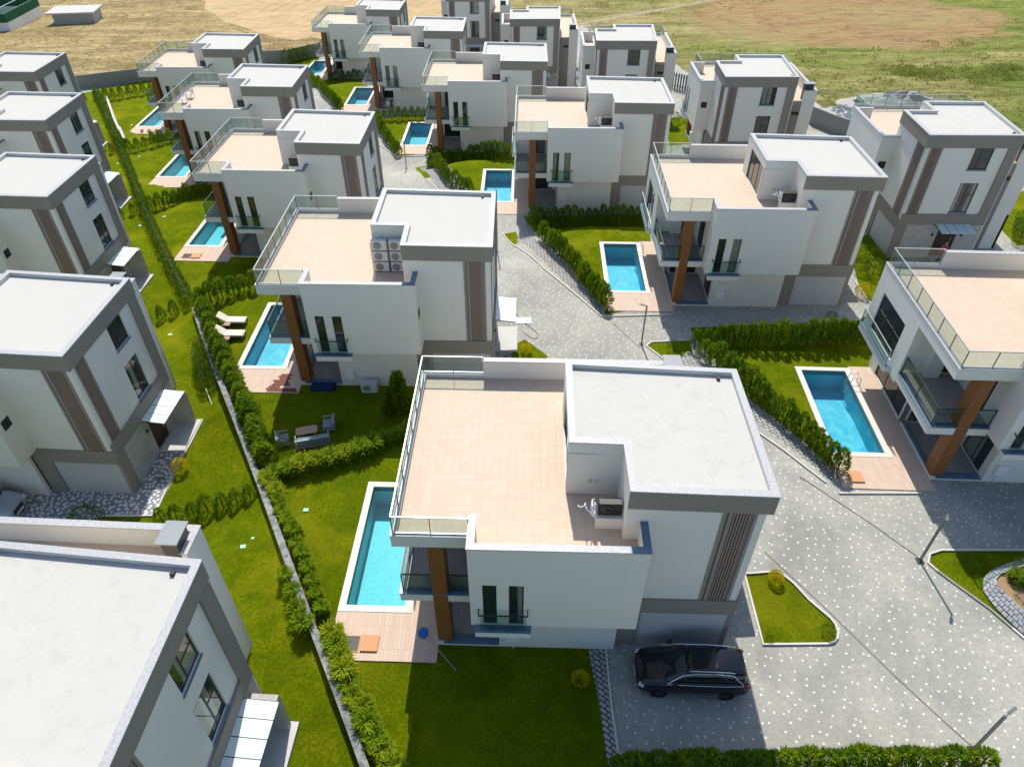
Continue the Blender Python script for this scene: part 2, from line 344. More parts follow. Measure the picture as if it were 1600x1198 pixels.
def b_field(t, b):
    v = coord(t); tc = N(t, 'ShaderNodeSeparateXYZ'); t.links.new(v, tc.inputs[0])
    n0 = noise(t, coord(t, (0.7, 1.3, 1)), 0.035, 7, 0.7, 0.9); n1 = noise(t, coord(t, (0.45, 1.5, 1)), 0.2, 9, 0.72, 0.7); n2 = noise(t, coord(t, (0.7, 1.5, 1)), 1.1, 7, 0.75)
    straw = ramp(t, n1, [(0.30, (0.17, 0.12, 0.05)), (0.45, (0.38, 0.28, 0.125)), (0.60, (0.55, 0.43, 0.22)), (0.75, (0.62, 0.50, 0.27))])
    green = ramp(t, n1, [(0.30, (0.09, 0.12, 0.022)), (0.47, (0.17, 0.225, 0.03)), (0.60, (0.27, 0.29, 0.065)), (0.74, (0.46, 0.37, 0.15))])
    x = math_(t, 'ADD', math_(t, 'MULTIPLY', tc.outputs[0], 0.012), math_(t, 'MULTIPLY', tc.outputs[1], -0.001))
    g = math_(t, 'ADD', math_(t, 'MULTIPLY', math_(t, 'SUBTRACT', n0, 0.5), 3.4), math_(t, 'ADD', x, 0.22), True)
    k = mix(t, g, straw, green)
    k = mix(t, math_(t, 'MULTIPLY', ramp(t, n2, [(0.40, (1, 1, 1)), (0.55, (0, 0, 0))]), 0.5), k, (0.17, 0.145, 0.05))
    n4 = noise(t, coord(t, (0.45, 1.5, 1)), 0.075, 8, 0.72, 1.4)
    k = mix(t, math_(t, 'MULTIPLY', ramp(t, n4, [(0.50, (0, 0, 0)), (0.62, (1, 1, 1))]), 0.72), k, mix(t, g, (0.20, 0.135, 0.07), (0.10, 0.135, 0.025)))
    setc(t, b, k); bump(t, b, n2, 1.0, 0.5)
def b_field2(t, b):
    b_field(t, b); base = b.inputs['Base Color'].links[0].from_socket
    p0, p1, p2, p3 = G(1062, 26), G(1580, 26), G(1318, -20), G(1290, 86)
    cx, cy = (p0[0] + p1[0]) / 2, (p2[1] + p3[1]) / 2 + 2; ax, ay = (p1[0] - p0[0]) / 2, (p2[1] - p3[1]) / 2
    v = coord(t); sp = N(t, 'ShaderNodeSeparateXYZ'); t.links.new(v, sp.inputs[0])
    ex = math_(t, 'DIVIDE', math_(t, 'SUBTRACT', sp.outputs[0], cx), ax); ey = math_(t, 'DIVIDE', math_(t, 'SUBTRACT', sp.outputs[1], cy), ay)
    d = math_(t, 'SQRT', math_(t, 'ADD', math_(t, 'MULTIPLY', ex, ex), math_(t, 'MULTIPLY', ey, ey)))
    dn = math_(t, 'ADD', d, math_(t, 'MULTIPLY', math_(t, 'SUBTRACT', noise(t, v, 0.045, 7, 0.7), 0.5), 0.95))
    m_ = ramp(t, dn, [(0.86, (1, 1, 1)), (1.0, (0, 0, 0))])
    n = noise(t, coord(t, (0.5, 1.5, 1)), 0.4, 9, 0.75, 0.5); och = ramp(t, n, [(0.3, (0.19, 0.12, 0.05)), (0.5, (0.34, 0.225, 0.10)), (0.7, (0.46, 0.32, 0.155))])
    rg = math_(t, 'MULTIPLY', dn, 5.5); fr = math_(t, 'FRACT', rg); ln = ramp(t, fr, [(0.02, (1, 1, 1)), (0.13, (0, 0, 0))])        # tracks of the machines
    ln = math_(t, 'MULTIPLY', ln, ramp(t, noise(t, v, 0.06, 3), [(0.38, (0, 0, 0)), (0.48, (1, 1, 1))]))
    och = mix(t, math_(t, 'MULTIPLY', ln, 0.85), och, (0.15, 0.105, 0.045))
    och = mix(t, math_(t, 'MULTIPLY', ramp(t, noise(t, v, 0.05, 5, 0.7), [(0.5, (0, 0, 0)), (0.65, (1, 1, 1))]), 0.5), och, (0.34, 0.33, 0.13))
    setc(t, b, mix(t, m_, base, och))
M['field'] = mat('dry_grassland', (0.4, 0.3, 0.15), 0.95, 0.1, build=b_field2)
def b_straw(rot, c0, c1, c2, dist=5, sc_=0.2):
    def f(t, b):
        v = coord(t, (1, 1, 1), rot); wv = N(t, 'ShaderNodeTexWave', wave_type='BANDS', bands_direction='X'); t.links.new(v, wv.inputs[0])
        wv.inputs['Scale'].default_value = sc_; wv.inputs['Distortion'].default_value = dist; wv.inputs['Detail'].default_value = 4; wv.inputs['Detail Scale'].default_value = 0.4; wv.inputs['Detail Roughness'].default_value = 0.6
        n = noise(t, coord(t, (0.5, 1.5, 1)), 0.4, 9, 0.75, 0.5); k = ramp(t, n, [(0.3, c0), (0.5, c1), (0.7, c2)])
        w_ = math_(t, 'MULTIPLY', ramp(t, wv.outputs['Fac'], [(0.0, (1, 1, 1)), (0.14, (0, 0, 0))]), ramp(t, noise(t, v, 0.09, 3), [(0.42, (0, 0, 0)), (0.55, (1, 1, 1))]))
        k = mix(t, math_(t, 'MULTIPLY', w_, 0.32), k, (0.17, 0.12, 0.055))
        k = mix(t, math_(t, 'MULTIPLY', ramp(t, noise(t, v, 0.06, 5, 0.7), [(0.5, (0, 0, 0)), (0.65, (1, 1, 1))]), 0.45), k, (0.36, 0.33, 0.14))
        setc(t, b, k); bump(t, b, n, 0.8, 0.3)
    return f
M['straw'] = mat('harvested_field', (0.45, 0.32, 0.17), 0.95, 0.1, build=b_straw(R(15), (0.31, 0.21, 0.10), (0.47, 0.335, 0.18), (0.57, 0.425, 0.245), 8, 0.1))
M['ochre'] = mat('brown_mown_field', (0.42, 0.29, 0.14), 0.95, 0.1, build=b_straw(R(-58), (0.27, 0.19, 0.085), (0.40, 0.30, 0.14), (0.48, 0.38, 0.20), 4, 0.07))
M['track'] = mat('grey_dirt_track', (0.30, 0.265, 0.18), 0.95, 0.1, build=b_plaster((0.30, 0.265, 0.18), 0.2, False))
M['concrete'] = mat('pale_concrete', (0.5, 0.49, 0.46), 0.9, 0.2, build=b_plaster((0.5, 0.49, 0.46), 0.1, False))
M['kerb'] = mat('pale_kerbstone', (0.55, 0.53, 0.47), 0.85, 0.2, build=b_plaster((0.55, 0.53, 0.47), 0.12, False))
M['slope'] = mat('laid_stone_slope', (0.35, 0.34, 0.32), 0.9, 0.2)
def b_slope(t, b):
    v = coord(t, rot=R(40)); br = N(t, 'ShaderNodeTexBrick'); t.links.new(v, br.inputs[0]); br.inputs['Scale'].default_value = 1
    br.inputs['Brick Width'].default_value = 0.34; br.inputs['Row Height'].default_value = 0.19; br.inputs['Mortar Size'].default_value = 0.028
    br.inputs['Color1'].default_value = (0.42, 0.41, 0.38, 1); br.inputs['Color2'].default_value = (0.3, 0.3, 0.29, 1); br.inputs['Mortar'].default_value = (0.06, 0.06, 0.055, 1)
    setc(t, b, br.outputs[0]); bump(t, b, br.outputs['Fac'], -0.8, 0.05)
b_slope(M['slope'].node_tree, M['slope'].node_tree.nodes['Principled BSDF'])
M['soil'] = mat('bare_soil', (0.3, 0.2, 0.1), 0.95, 0.1, build=b_plaster((0.3, 0.2, 0.11), 0.25, False))

# ---------------------------------------------------------------- the sheet of ground, cut into its surfaces
POOLS = {k: dict(x=(-9.65, -6.95), y=(-5.6, 1.5)) for k in ('m', 'b', 'c', 'd', 'e', 'r', 'f', 'g', 'b2', 'a', 'h')}
REG = []                                     # later entries win
def region(name, matk, pts, world=False): REG.append((name, matk, pts if world else GP(pts)))
estate = [(-75, -30), (60, -30), (75, 20), G(1605, 250), G(1330, 196), G(1285, 168), G(1262, 150), G(1080, 118), G(1050, 95), G(905, 40), (20, 150), (-30, 150), G(492, 78), G(402, 86), G(240, 112), G(122, 128), (-78, 100)]
REG.append(('road', 'paving', estate))
lawn_big = [(110, 150), (240, 122), (330, 118), (395, 128), (440, 170), (505, 255), (545, 330), (590, 470), (640, 560), (745, 620), (735, 900), (918, 1006), (938, 1110), (952, 1198)]
REG.append(('lawn', 'lawn', GP(lawn_big) + [(3.6, 5.5), (3, -25), (-74, -25), (-76, 95)]))
region('lawn', 'lawn', [(818, 338), (1012, 334), (1018, 480), (946, 492)])
region('lawn', 'lawn', [(1078, 512), (1360, 500), (1390, 740), (1308, 748), (1150, 612)])
region('lawn', 'lawn', [(668, 240), (802, 232), (808, 325), (752, 322)])
region('lawn', 'lawn', [(586, 190), (668, 176), (662, 240), (622, 246)])
region('lawn', 'lawn', [(484, 122), (575, 108), (575, 172), (536, 180)])
region('lawn', 'lawn', [(400, 100), (495, 78), (500, 100), (440, 140)])
region('lawn', 'lawn', [(1036, 185), (1084, 180), (1082, 225), (1045, 228)])
region('lawn', 'lawn', [(1326, 380), (1356, 366), (1400, 400), (1412, 470), (1378, 510), (1340, 440)])
region('lawn', 'lawn', [(1535, 330), (1640, 280), (1640, 372), (1590, 385)])
region('lawn', 'lawn', [(786, 366), (806, 362), (812, 376), (803, 384)])
region('lawn', 'lawn', [(648, 262), (672, 258), (680, 274), (664, 280)])
region('lawn', 'lawn', [(800, 540), (820, 530), (856, 556), (840, 580), (800, 580)])
region('road', 'pebble', [(-80, 764), (215, 765), (246, 722), (262, 690), (297, 695), (242, 806), (165, 806), (118, 822), (-80, 822)])
region('path', 'pebble', [(213, 768), (190, 740), (230, 640), (297, 695), (283, 722), (268, 755), (222, 765)])
region('lawn', 'lawn', [(-80, 822), (118, 822), (165, 808), (270, 806), (300, 860), (-80, 880)])
T1 = [(1163, 897), (1212, 893), (1224, 899), (1240, 912), (1264, 938), (1297, 966), (1305, 976), (1309, 988), (1308, 997), (1303, 1003), (1294, 1006), (1192, 1007)]
region('lawn', 'lawn', T1)
T2 = [(1452, 866), (1470, 860), (1640, 860), (1640, 1015), (1600, 998), (1545, 951), (1465, 893), (1450, 880)]
region('lawn', 'lawn', T2)
T3 = [(1010, 541), (1018, 535), (1078, 532), (1085, 555), (1050, 572), (1030, 556)]
region('lawn', 'lawn', T3)
region('stone_slope', 'slope', [(655, 262), (672, 262), (735, 300), (690, 305)])
region('stone_slope', 'slope', [(806, 375), (822, 368), (948, 483), (938, 492), (860, 420)])
region('stone_slope', 'slope', [(1056, 566), (1075, 548), (1150, 608), (1230, 668), (1312, 738), (1300, 750), (1180, 658), (1100, 592)])
region('stone_slope', 'slope', [(918, 1006), (950, 1003), (966, 1185), (972, 1230), (955, 1230), (938, 1110)])
FR = GP([(320, 0), (705, 0), (700, 30), (640, 50), (500, 60), (430, 44), (330, 28)]) 
REG.append(('field', 'straw', [(-95, 330), (30, 330)] + [G(760, -2), G(690, 40), G(600, 70), G(520, 66), G(490, 58), G(462, 63), G(420, 56), G(392, 48), G(372, 40), G(350, 34), G(338, 24), G(318, 14), G(322, 4), G(300, -6)]))
ell = []
for i in range(40):
    a = 2 * math.pi * i / 40
    rr_ = 1 + .05 * math.sin(3 * a + 1) + .03 * math.sin(7 * a); ell.append(G(1318 + 250 * rr_ * math.cos(a) - 30 * math.sin(a), 34 + (46 if math.sin(a) > 0 else 36) * rr_ * math.sin(a)))
region('path', 'track', [(895, 38), (960, 26), (1060, 9), (1130, -4), (1131, -2), (1060, 12), (961, 29), (896, 41)])
HOLES = []
for k, d in POOLS.items():
    (x0, x1), (y0, y1) = d['x'], d['y']
    HOLES.append([loc2w(k, *p) for p in ((x0 - .2, y0 - .2), (x1 + .2, y0 - .2), (x1 + .2, y1 + .2), (x0 - .2, y1 + .2))])
def pip(px, py, poly):
    ins = np.zeros(len(px), bool); n = len(poly); j = n - 1
    for i in range(n):
        xi, yi = poly[i]; xj, yj = poly[j]
        if yi != yj:
            c = ((yi > py) != (yj > py)) & (px < (xj - xi) * (py - yi) / (yj - yi) + xi); ins ^= c
        j = i
    return ins
def make_ground():
    vs = []; es = []
    for poly in [r[2] for r in REG] + HOLES:
        b = len(vs); n = 0; pts = []
        for i in range(len(poly)):
            p, q = poly[i], poly[(i + 1) % len(poly)]; L = math.hypot(q[0] - p[0], q[1] - p[1]); m = max(1, int(L / 1.5))
            for s in range(m): pts.append((p[0] + (q[0] - p[0]) * s / m, p[1] + (q[1] - p[1]) * s / m))
        vs += pts; es += [(b + i, b + (i + 1) % len(pts)) for i in range(len(pts))]
    rng = np.random.RandomState(3)
    def grid(x0, x1, y0, y1, s, skip=None):
        for x in np.arange(x0, x1 + .01, s):
            for y in np.arange(y0, y1 + .01, s):
                if skip and skip[0] < x < skip[1] and skip[2] < y < skip[3]: continue
                vs.append((x + rng.uniform(-.1, .1) * s, y + rng.uniform(-.1, .1) * s))
    grid(-75, 60, 2, 140, 1.3); grid(-160, 160, -40, 220, 6, (-76, 61, 1, 141)); grid(-500, 500, -60, 700, 40, (-161, 161, -41, 221))
    V2 = [Vector(p) for p in vs]
    ov, oe, of, *_ = delaunay_2d_cdt(V2, es, [], 0, 1e-4)
    P = np.array([(p.x, p.y) for p in ov]); F = np.array([tuple(f) for f in of])
    cen = P[F].mean(1); cx, cy = cen[:, 0], cen[:, 1]
    idx = np.full(len(F), -1)
    for i, (nm, mk, poly) in enumerate(REG): idx[pip(cx, cy, poly)] = i
    drop = np.zeros(len(F), bool)
    for h in HOLES: drop |= pip(cx, cy, h)
    Z = gz(P[:, 0], P[:, 1])
    far = np.clip((P[:, 1] - 150) / 100, 0, 1)
    groups = {}
    for i in range(len(F)):
        if drop[i]: continue
        key = ('field', 'field') if idx[i] < 0 else REG[idx[i]][:2]
        groups.setdefault(key, []).append(i)
    for (nm, mk), fl in groups.items():
        ff = F[fl]; used, inv = np.unique(ff, return_inverse=True); inv = inv.reshape(ff.shape)
        me = bpy.data.meshes.new(nm); me.from_pydata([(P[u][0], P[u][1], Z[u]) for u in used], [], [tuple(map(int, f)) for f in inv])
        me.materials.append(M[mk]); me.polygons.foreach_set('use_smooth', [True] * len(me.polygons))
        for p_ in me.polygons:
            pass
        me.update()
        if len(me.polygons) and me.polygons[0].normal.z < 0: me.flip_normals()
        o = bpy.data.objects.new(nm, me); C.objects.link(o); tag(o, kind='structure')
make_ground()

# kerbs, seams
def densify(pts, s=0.6, closed=False):
    out = []; n = len(pts); m = n if closed else n - 1
    for i in range(m):
        p, q = pts[i], pts[(i + 1) % n]; L = math.hypot(q[0] - p[0], q[1] - p[1]); k = max(1, int(round(L / s)))
        for j in range(k): out.append((p[0] + (q[0] - p[0]) * j / k, p[1] + (q[1] - p[1]) * j / k))
    if not closed: out.append(pts[-1])
    return out
def smooth_poly(pts, it=2, closed=True):
    for _ in range(it):
        q = []; n = len(pts)
        for i in range(n if closed else n - 1):
            a, b = pts[i], pts[(i + 1) % n]
            q += [(a[0] * .75 + b[0] * .25, a[1] * .75 + b[1] * .25), (a[0] * .25 + b[0] * .75, a[1] * .25 + b[1] * .75)]
        pts = q if closed else [pts[0]] + q + [pts[-1]]
    return pts
def offset_line(pts, w, closed=False):
    out = []; n = len(pts)
    for i in range(n):
        a = pts[i - 1] if (i > 0 or closed) else pts[i]; b = pts[(i + 1) % n] if (i < n - 1 or closed) else pts[i]
        dx, dy = b[0] - a[0], b[1] - a[1]; L = math.hypot(dx, dy) or 1
        out.append((pts[i][0] - dy / L * w, pts[i][1] + dx / L * w))
    return out
def strip_wall(name, pts, w, h, m, base=-0.3, closed=False, tops=None, kind=None, parent=None):
    pts = densify(pts, 0.6, closed); A = offset_line(pts, w / 2, closed); B = offset_line(pts, -w / 2, closed)
    mb = MB(); n = len(pts); vs = []
    for i in range(n):
        z = gzf(*pts[i]); zt = (z + h) if tops is None else tops(pts[i], z)
        vs += [(*A[i], z + base), (*A[i], zt), (*B[i], zt), (*B[i], z + base)]
    fs = []
    for i in range(n if closed else n - 1):
        j = (i + 1) % n
        for q in range(3): fs.append((4 * i + q, 4 * j + q, 4 * j + q + 1, 4 * i + q + 1))
    if not closed: fs += [(0, 1, 2, 3), (4 * n - 4, 4 * n - 3, 4 * n - 2, 4 * n - 1)]
    mb.add(vs, fs); o = mb.build(name, m, parent)
    if kind: tag(o, kind=kind)
    return o
def kerb(px, closed=False, w=0.09, h=0.09):
    strip_wall('kerb', GP(px), w, h, M['kerb'], closed=closed, kind='structure')
kerb(T1, True); kerb(T2[-4:] + T2[:3]); kerb([(1640, 1015)] + T2[4:5] + T2[5:]); kerb(T3[:4] + []); kerb([(1010, 541), (1030, 556), (1056, 576)])
kerb([(803, 384), (850, 420), (900, 461), (940, 495), (1050, 492)]); kerb([(1186, 677), (1225, 704), (1262, 733), (1290, 754)])
kerb([(1310, 771), (1440, 771)]); kerb([(664, 280), (690, 302)]); kerb([(590, 225), (620, 246), (668, 244)])
kerb([(317, 656), (297, 695), (280, 722), (242, 806), (165, 806)]); kerb([(945, 1003), (955, 1100), (966, 1178)]); kerb([(966, 1178), (1000, 1176)])
kerb([(1335, 440), (1378, 500)]); kerb([(786, 366), (803, 384)])
def ribbon(name, px, w, m, h=0.03):
    strip_wall(name, GP(px), w, h, m, base=-0.05, kind='structure')
M['seam'] = mat('paving_seam', (0.21, 0.20, 0.17), 0.9, 0.2)
ribbon('road_seam', [(1195, 862), (1290, 950), (1387, 1045), (1518, 1165), (1560, 1210)], 0.035, M['seam'])
ribbon('road_seam', [(1250, 745), (1364, 820), (1437, 872)], 0.035, M['seam'])
ribbon('road_seam', [(958, 505), (985, 530), (1005, 548)], 0.03, M['seam'])
# ---------------------------------------------------------------- the villa, built once
def wallp(mb, axis, c0, c1, a0, a1, z0, z1, holes=()):
    A = sorted({a0, a1, *[h[0] for h in holes], *[h[1] for h in holes]}); Zs = sorted({z0, z1, *[h[2] for h in holes], *[h[3] for h in holes]})
    for i in range(len(A) - 1):
        run = None
        for j in range(len(Zs) - 1):
            am = (A[i] + A[i + 1]) / 2; zm = (Zs[j] + Zs[j + 1]) / 2
            hole = any(h[0] < am < h[1] and h[2] < zm < h[3] for h in holes)
            if not hole and run is None: run = Zs[j]
            if run is not None and (hole or j == len(Zs) - 2):
                top = Zs[j] if hole else Zs[j + 1]
                if axis == 'x': mb.box(c0, c1, A[i], A[i + 1], run, top)
                else: mb.box(A[i], A[i + 1], c0, c1, run, top)
                run = None
def window(root, axis, c, a0, a1, z0, z1, out, mull=(), hor=(), m='glass', sill=None, fw=0.06, depth=0.14, name='window'):
    """frame on plane axis=c (outer wall face), set back by depth; out = +1/-1 outward direction"""
    d0, d1 = c - out * depth, c - out * (depth - 0.07); lo, hi = min(d0, d1), max(d0, d1)
    def bx(mb, p0, p1, q0, q1, l=lo, h=hi):
        if axis == 'x': mb.box(l, h, p0, p1, q0, q1)
        else: mb.box(p0, p1, l, h, q0, q1)
    f = MB(); bx(f, a0, a0 + fw, z0, z1); bx(f, a1 - fw, a1, z0, z1); bx(f, a0 + fw, a1 - fw, z0, z0 + fw); bx(f, a0 + fw, a1 - fw, z1 - fw, z1)
    for q in mull: bx(f, q - fw / 2, q + fw / 2, z0 + fw, z1 - fw, lo + .005, hi - .005)
    for (p0, p1, q) in hor: bx(f, p0, p1, q - fw / 2, q + fw / 2, lo + .008, hi - .008)
    fr = f.build(name, M['dark'], root)
    g = MB(); gl = (lo + hi) / 2; bx(g, a0 + .01, a1 - .01, z0 + .01, z1 - .01, gl - .008, gl + .008); g.build('glass_pane', M[m], fr)
    if sill:
        s = MB(); e0, e1 = (c - depth, c + sill) if out > 0 else (c - sill, c + depth)
        bx(s, a0 - .04, a1 + .04, z0 - .09, z0 - .004, e0, e1); s.build('sill', M['bluegranite_and_shade'], fr)
    return fr
def railing(root, path, zb, zt, step=1.5, frame='rail', post='post', name='railing', base=0.05, handrail=0.05):
    mb = MB(); gb = MB()
    for i in range(len(path) - 1):
        p, q = Vector(path[i]), Vector(path[i + 1]); L = (q - p).length; n = max(1, round(L / step)); d = (q - p) / L
        mb.cm = 0; mb.bar((p.x, p.y, zt), (q.x, q.y, zt), handrail, 0.04)
        mb.bar((p.x, p.y, zb + .02), (q.x, q.y, zb + .02), 0.04, 0.035)
        mb.cm = 1
        for k in range(n + 1):
            if k == 0 and i > 0: continue
            a = p + d * (L * k / n); mb.box(a.x - .02, a.x + .02, a.y - .02, a.y + .02, zb - base, zt - .02)
        for k in range(n):
            a = p + d * (L * k / n + .04); b = p + d * (L * (k + 1) / n - .04)
            gb.bar((a.x, a.y, (zb + zt) / 2 + .01), (b.x, b.y, (zb + zt) / 2 + .01), 0.012, zt - zb - .10)
    r = mb.build(name, [M[frame], M[post]], root); gb.build('glass_pane', M['railglass'], r); return r
ZB = -1.5
def make_villa(pier=False):
    root = empty('villa'); P = lambda mb, nm, mk, **k: mb.build(nm, M[mk], root, **k)
    w = MB()
    # --- main block
    wallp(w, 'x', 6.78, 6.98, -5.87, -1.2, 3.3, 9.4, [(-3.55, -2.14, 7.36, 9.05), (-3.55, -2.18, 3.92, 6.3)])
    wallp(w, 'y', -7.05, -6.85, 2.04, 5.46, 3.4, 9.4)
    w.box(6.70, 7.0, -7.05, -6.80, 3.4, 9.4)                      # light corner strip
    w.prism([(0, -.22), (0, 0), (7.02, -.38), (7.02, -.6)], 7.0, 9.4)
    wallp(w, 'x', 0, .2, -4.83, -.22, 7.0, 9.4, [(-4.45, -1.1, 7.25, 9.36)])
    w.box(0, 2.04, -5.05 + .17, -4.68, 7.0, 9.4); w.box(2.04, 2.24, -6.85, -4.88, 7.0, 9.4)
    w.box(5.45, 7.0, -.5, -.38, ZB, 7.0)
    w.ring([(0, 0), (7.0, -.38), (7.0, -7.05), (2.04, -7.05), (2.02, -4.88), (0, -4.83)], [(.24, -.23), (6.84, -.59), (6.86, -6.97), (2.29, -6.86), (2.28, -4.63), (.24, -4.59)], 9.4, 9.95)
    # --- front box
    wallp(w, 'y', -8.42, -8.2, -3.62, 2.82, 3.35, 8.2, [(-3.13, -2.6, 3.46, 6.05), (-2.14, -1.58, 3.46, 6.05)])
    w.box(-3.62, -3.4, -8.2, -6.9, 3.35, 8.2); wallp(w, 'x', -3.62, -3.4, -6.9, -3.05, 3.35, 7.0, [(-6.2, -4.6, 3.75, 6.0)])
    w.box(2.6, 2.82, -8.2, -6.95, 3.35, 8.2); w.box(-3.4, 2.6, -8.2, -7.1, 3.35, 3.5)
    # --- ground floor
    w.box(-2.6, 2.34, -7.4, -7.2, ZB, 3.35); wallp(w, 'x', -2.6, -2.4, -7.2, -3.1, 0, 3.35, [(-6.9, -4.9, 0.16, 2.4)])
    wallp(w, 'y', -3.1, -2.9, -5.24, -2.6, 0, 3.2, [(-4.9, -2.9, 0.16, 2.4)])
    wallp(w, 'x', -5.24, -5.04, -3.1, 2.3, ZB, 3.0, [(-2.75, 1.33, 0.14, 2.3)])
    w.box(-5.24, -5.0, -7.4, -3.1, ZB, 0.22); w.box(-5.0, -2.6, -7.4, -7.2, ZB, 0.10)
    # --- first floor room to the pool side
    wallp(w, 'x', -6.57, -6.37, -3.05, 2.3, 3.0, 6.75, [(-1.87, 1.33, 3.6, 6.0)]); w.box(-6.37, -5.24, -3.05, 2.3, 3.0, 3.2)
    wallp(w, 'y', -3.05, -2.85, -6.37, -3.62, 3.7, 6.75, [(-5.3, -3.75, 3.76, 6.05)]); w.box(-5.4, -4.6, -3.42, -3.05, 3.7, 6.75)
    w.box(-5.04, 5.45, 2.1, 2.3, ZB, 3.0); w.box(-6.37, 5.25, 2.1, 2.3, 3.0, 6.75); w.box(5.25, 5.45, 1.06, 2.3, ZB, 8.2)
    # --- balcony and terrace slabs
    w.box(-6.57, -3.62, -7.3, -3.05, 3.2, 3.66); w.box(-6.9, -6.57, -2.2, 2.05, 3.05, 3.42)
    w.prism([(-6.57, -7.3), (-3.62, -7.3), (-3.62, -7.05), (2.04, -7.05), (2.04, -.3), (5.25, -.3), (5.25, 2.3), (-6.57, 2.3)], 6.75, 7.0)
    w.box(-6.57, -6.37, -7.3, 2.3, 7.0, 7.38); w.box(-6.37, -3.62, -7.3, -7.1, 7.0, 7.38); w.box(-6.37, -3.66, 2.1, 2.3, 7.0, 7.38)
    w.box(-3.66, 5.25, 2.08, 2.3, 6.75, 8.2)
    w.box(-3.45, -1.3, -8.72, -8.42, 3.0, 3.36)
    P(w, 'wall', 'wall')
    # --- brown frame
    b = MB()
    b.prism([(7.0, -.38), (7.07, -.38), (7.14, -7.27), (7.0, -7.27)], 9.03, 9.95); b.prism([(2.04, -7.05), (2.04, -7.15), (7.0, -7.265), (7.0, -7.05)], 9.03, 9.95)
    b.box(6.98, 7.10, -1.2, -.5, 2.9, 9.03); b.box(6.98, 7.10, -7.05, -1.2, 2.9, 3.78); b.box(6.9, 7.10, -7.05, -6.35, ZB, 2.9)
    b.box(2.34, 6.9, -7.12, -6.85, 2.45, 3.4); b.box(6.9, 7.1, -7.12, -7.05, 2.45, 3.4); b.box(2.34, 3.28, -7.12, -6.9, ZB, 2.45)
    b.box(5.25, 5.45, -.38, 1.06, ZB, 7.0)
    P(b, 'frame', 'brown')
    g = MB(); g.box(3.28, 6.9, -7.03, -6.9, ZB, 2.45); P(g, 'garage_wall', 'garage')
    # --- slat strips on both faces of the corner
    for ax in (0, 1):
        s = MB(); t = MB()
        def bx(mb, a0, a1, d, z0=3.41, z1=9.02):
            if ax == 0: mb.box(a0, a1, -7.05 - d, -6.9, z0, z1)
            else: mb.box(6.9, 6.98 + d, a0, a1, z0 + .37, z1)
        e0, e1 = (5.46, 6.70) if ax == 0 else (-6.80, -5.87)
        bx(s, e0, e0 + .12, .03); bx(s, e0 + .12, e0 + .2, -.03); bx(s, e0 + .2, e0 + .34, .05) if ax == 0 else None
        bx(s, e1 - .12, e1, .03); bx(s, e1 - .2, e1 - .12, -.03); bx(s, e0 + .12, e1 - .12, -.05)
        sp = s.build('slat_panel', M['strip'], root)
        q0 = e0 + (.36 if ax == 0 else .22); q1 = e1 - .22; n = 6
        for i in range(n):
            a = q0 + (q1 - q0) * (i + .2) / n; bx(t, a, a + (q1 - q0) / n * .5, .03)
        t.build('slat', M['slat'], sp)
    # --- roof
    r = MB(); r.prism([(.12, -.12), (6.93, -.48), (6.93, -7.0), (2.12, -7.0), (2.12, -4.75), (.12, -4.75)], 9.35, 9.79); rf = P(r, 'roof', 'roof')
    out = [(-.02, .02), (7.09, -.36), (7.16, -7.30), (2.02, -7.18), (2.0, -4.91), (-.02, -4.86)]
    inn = [(.27, -.26), (6.82, -.62), (6.86, -6.99), (2.31, -6.88), (2.3, -4.6), (.27, -4.56)]
    c = MB(); c.ring(out, inn, 9.95, 10.0); P(c, 'coping', 'granite')
    pr = MB(); pr.box(6.2, 6.34, -.9, -.76, 9.79, 9.9); pr.build('drain_pipe', M['black'], rf)
    # --- terrace floor, copings, railings
    f = MB(); f.prism([(-6.37, -7.1), (-3.4, -7.1), (-3.4, -8.2), (2.6, -8.2), (2.6, -6.9), (2.2, -6.9), (2.2, -.35), (5.25, -.35), (5.25, 2.09), (-6.37, 2.09)], 7.0, 7.2); P(f, 'terrace_floor', 'tile')
    c = MB(); c.box(-3.65, 2.1, -8.46, -8.17, 8.2, 8.245); c.box(-3.65, -3.36, -8.17, -6.87, 8.2, 8.245); c.box(-3.70, 5.49, 2.04, 2.34, 8.2, 8.245); c.box(5.21, 5.49, 1.03, 2.04, 8.2, 8.245)
    c.box(-6.6, -6.35, -7.33, 2.33, 7.38, 7.41); c.box(-6.35, -3.65, -7.33, -7.08, 7.38, 7.41); c.box(-6.35, -3.66, 2.08, 2.33, 7.38, 7.41)
    P(c, 'coping', 'granite')
    c = MB(); c.box(2.1, 2.86, -8.46, -8.17, 8.2, 8.246); c.box(2.57, 2.86, -8.17, -6.98, 8.2, 8.246); P(c, 'coping', 'bluegranite_and_shade')  # blue tone here paints the block's shade onto the grey coping corner
    railing(root, [(-3.66, 2.2, 0), (-6.47, 2.2, 0), (-6.47, -7.2, 0), (-3.66, -7.2, 0)], 7.43, 8.36, 1.35)
    # --- balcony
    c = MB(); c.box(-6.6, -3.62, -7.33, -6.95, 3.66, 3.70); c.box(-6.6, -6.3, -6.95, -3.05, 3.66, 3.70); P(c, 'balcony_edging', 'bluegranite_and_shade')
    for q in ((-6.93, -6.57, -2.24, 2.09, 3.42, 3.46), (-3.48, -1.27, -8.75, -8.42, 3.36, 3.41), (-5.0, -2.6, -7.4, -6.95, 0.10, 0.14), (-5.26, -5.0, -7.0, -3.1, .22, .26)):
        c = MB(); c.box(*q); P(c, 'ledge', 'bluegranite_and_shade')
    f = MB(); f.box(-6.3, -3.62, -6.95, -3.05, 3.60, 3.69); P(f, 'balcony_floor', 'balctile')
    f = MB(); f.box(-5.0, -2.6, -6.95, -3.1, -.5, 0.12); P(f, 'patio_floor', 'balctile')
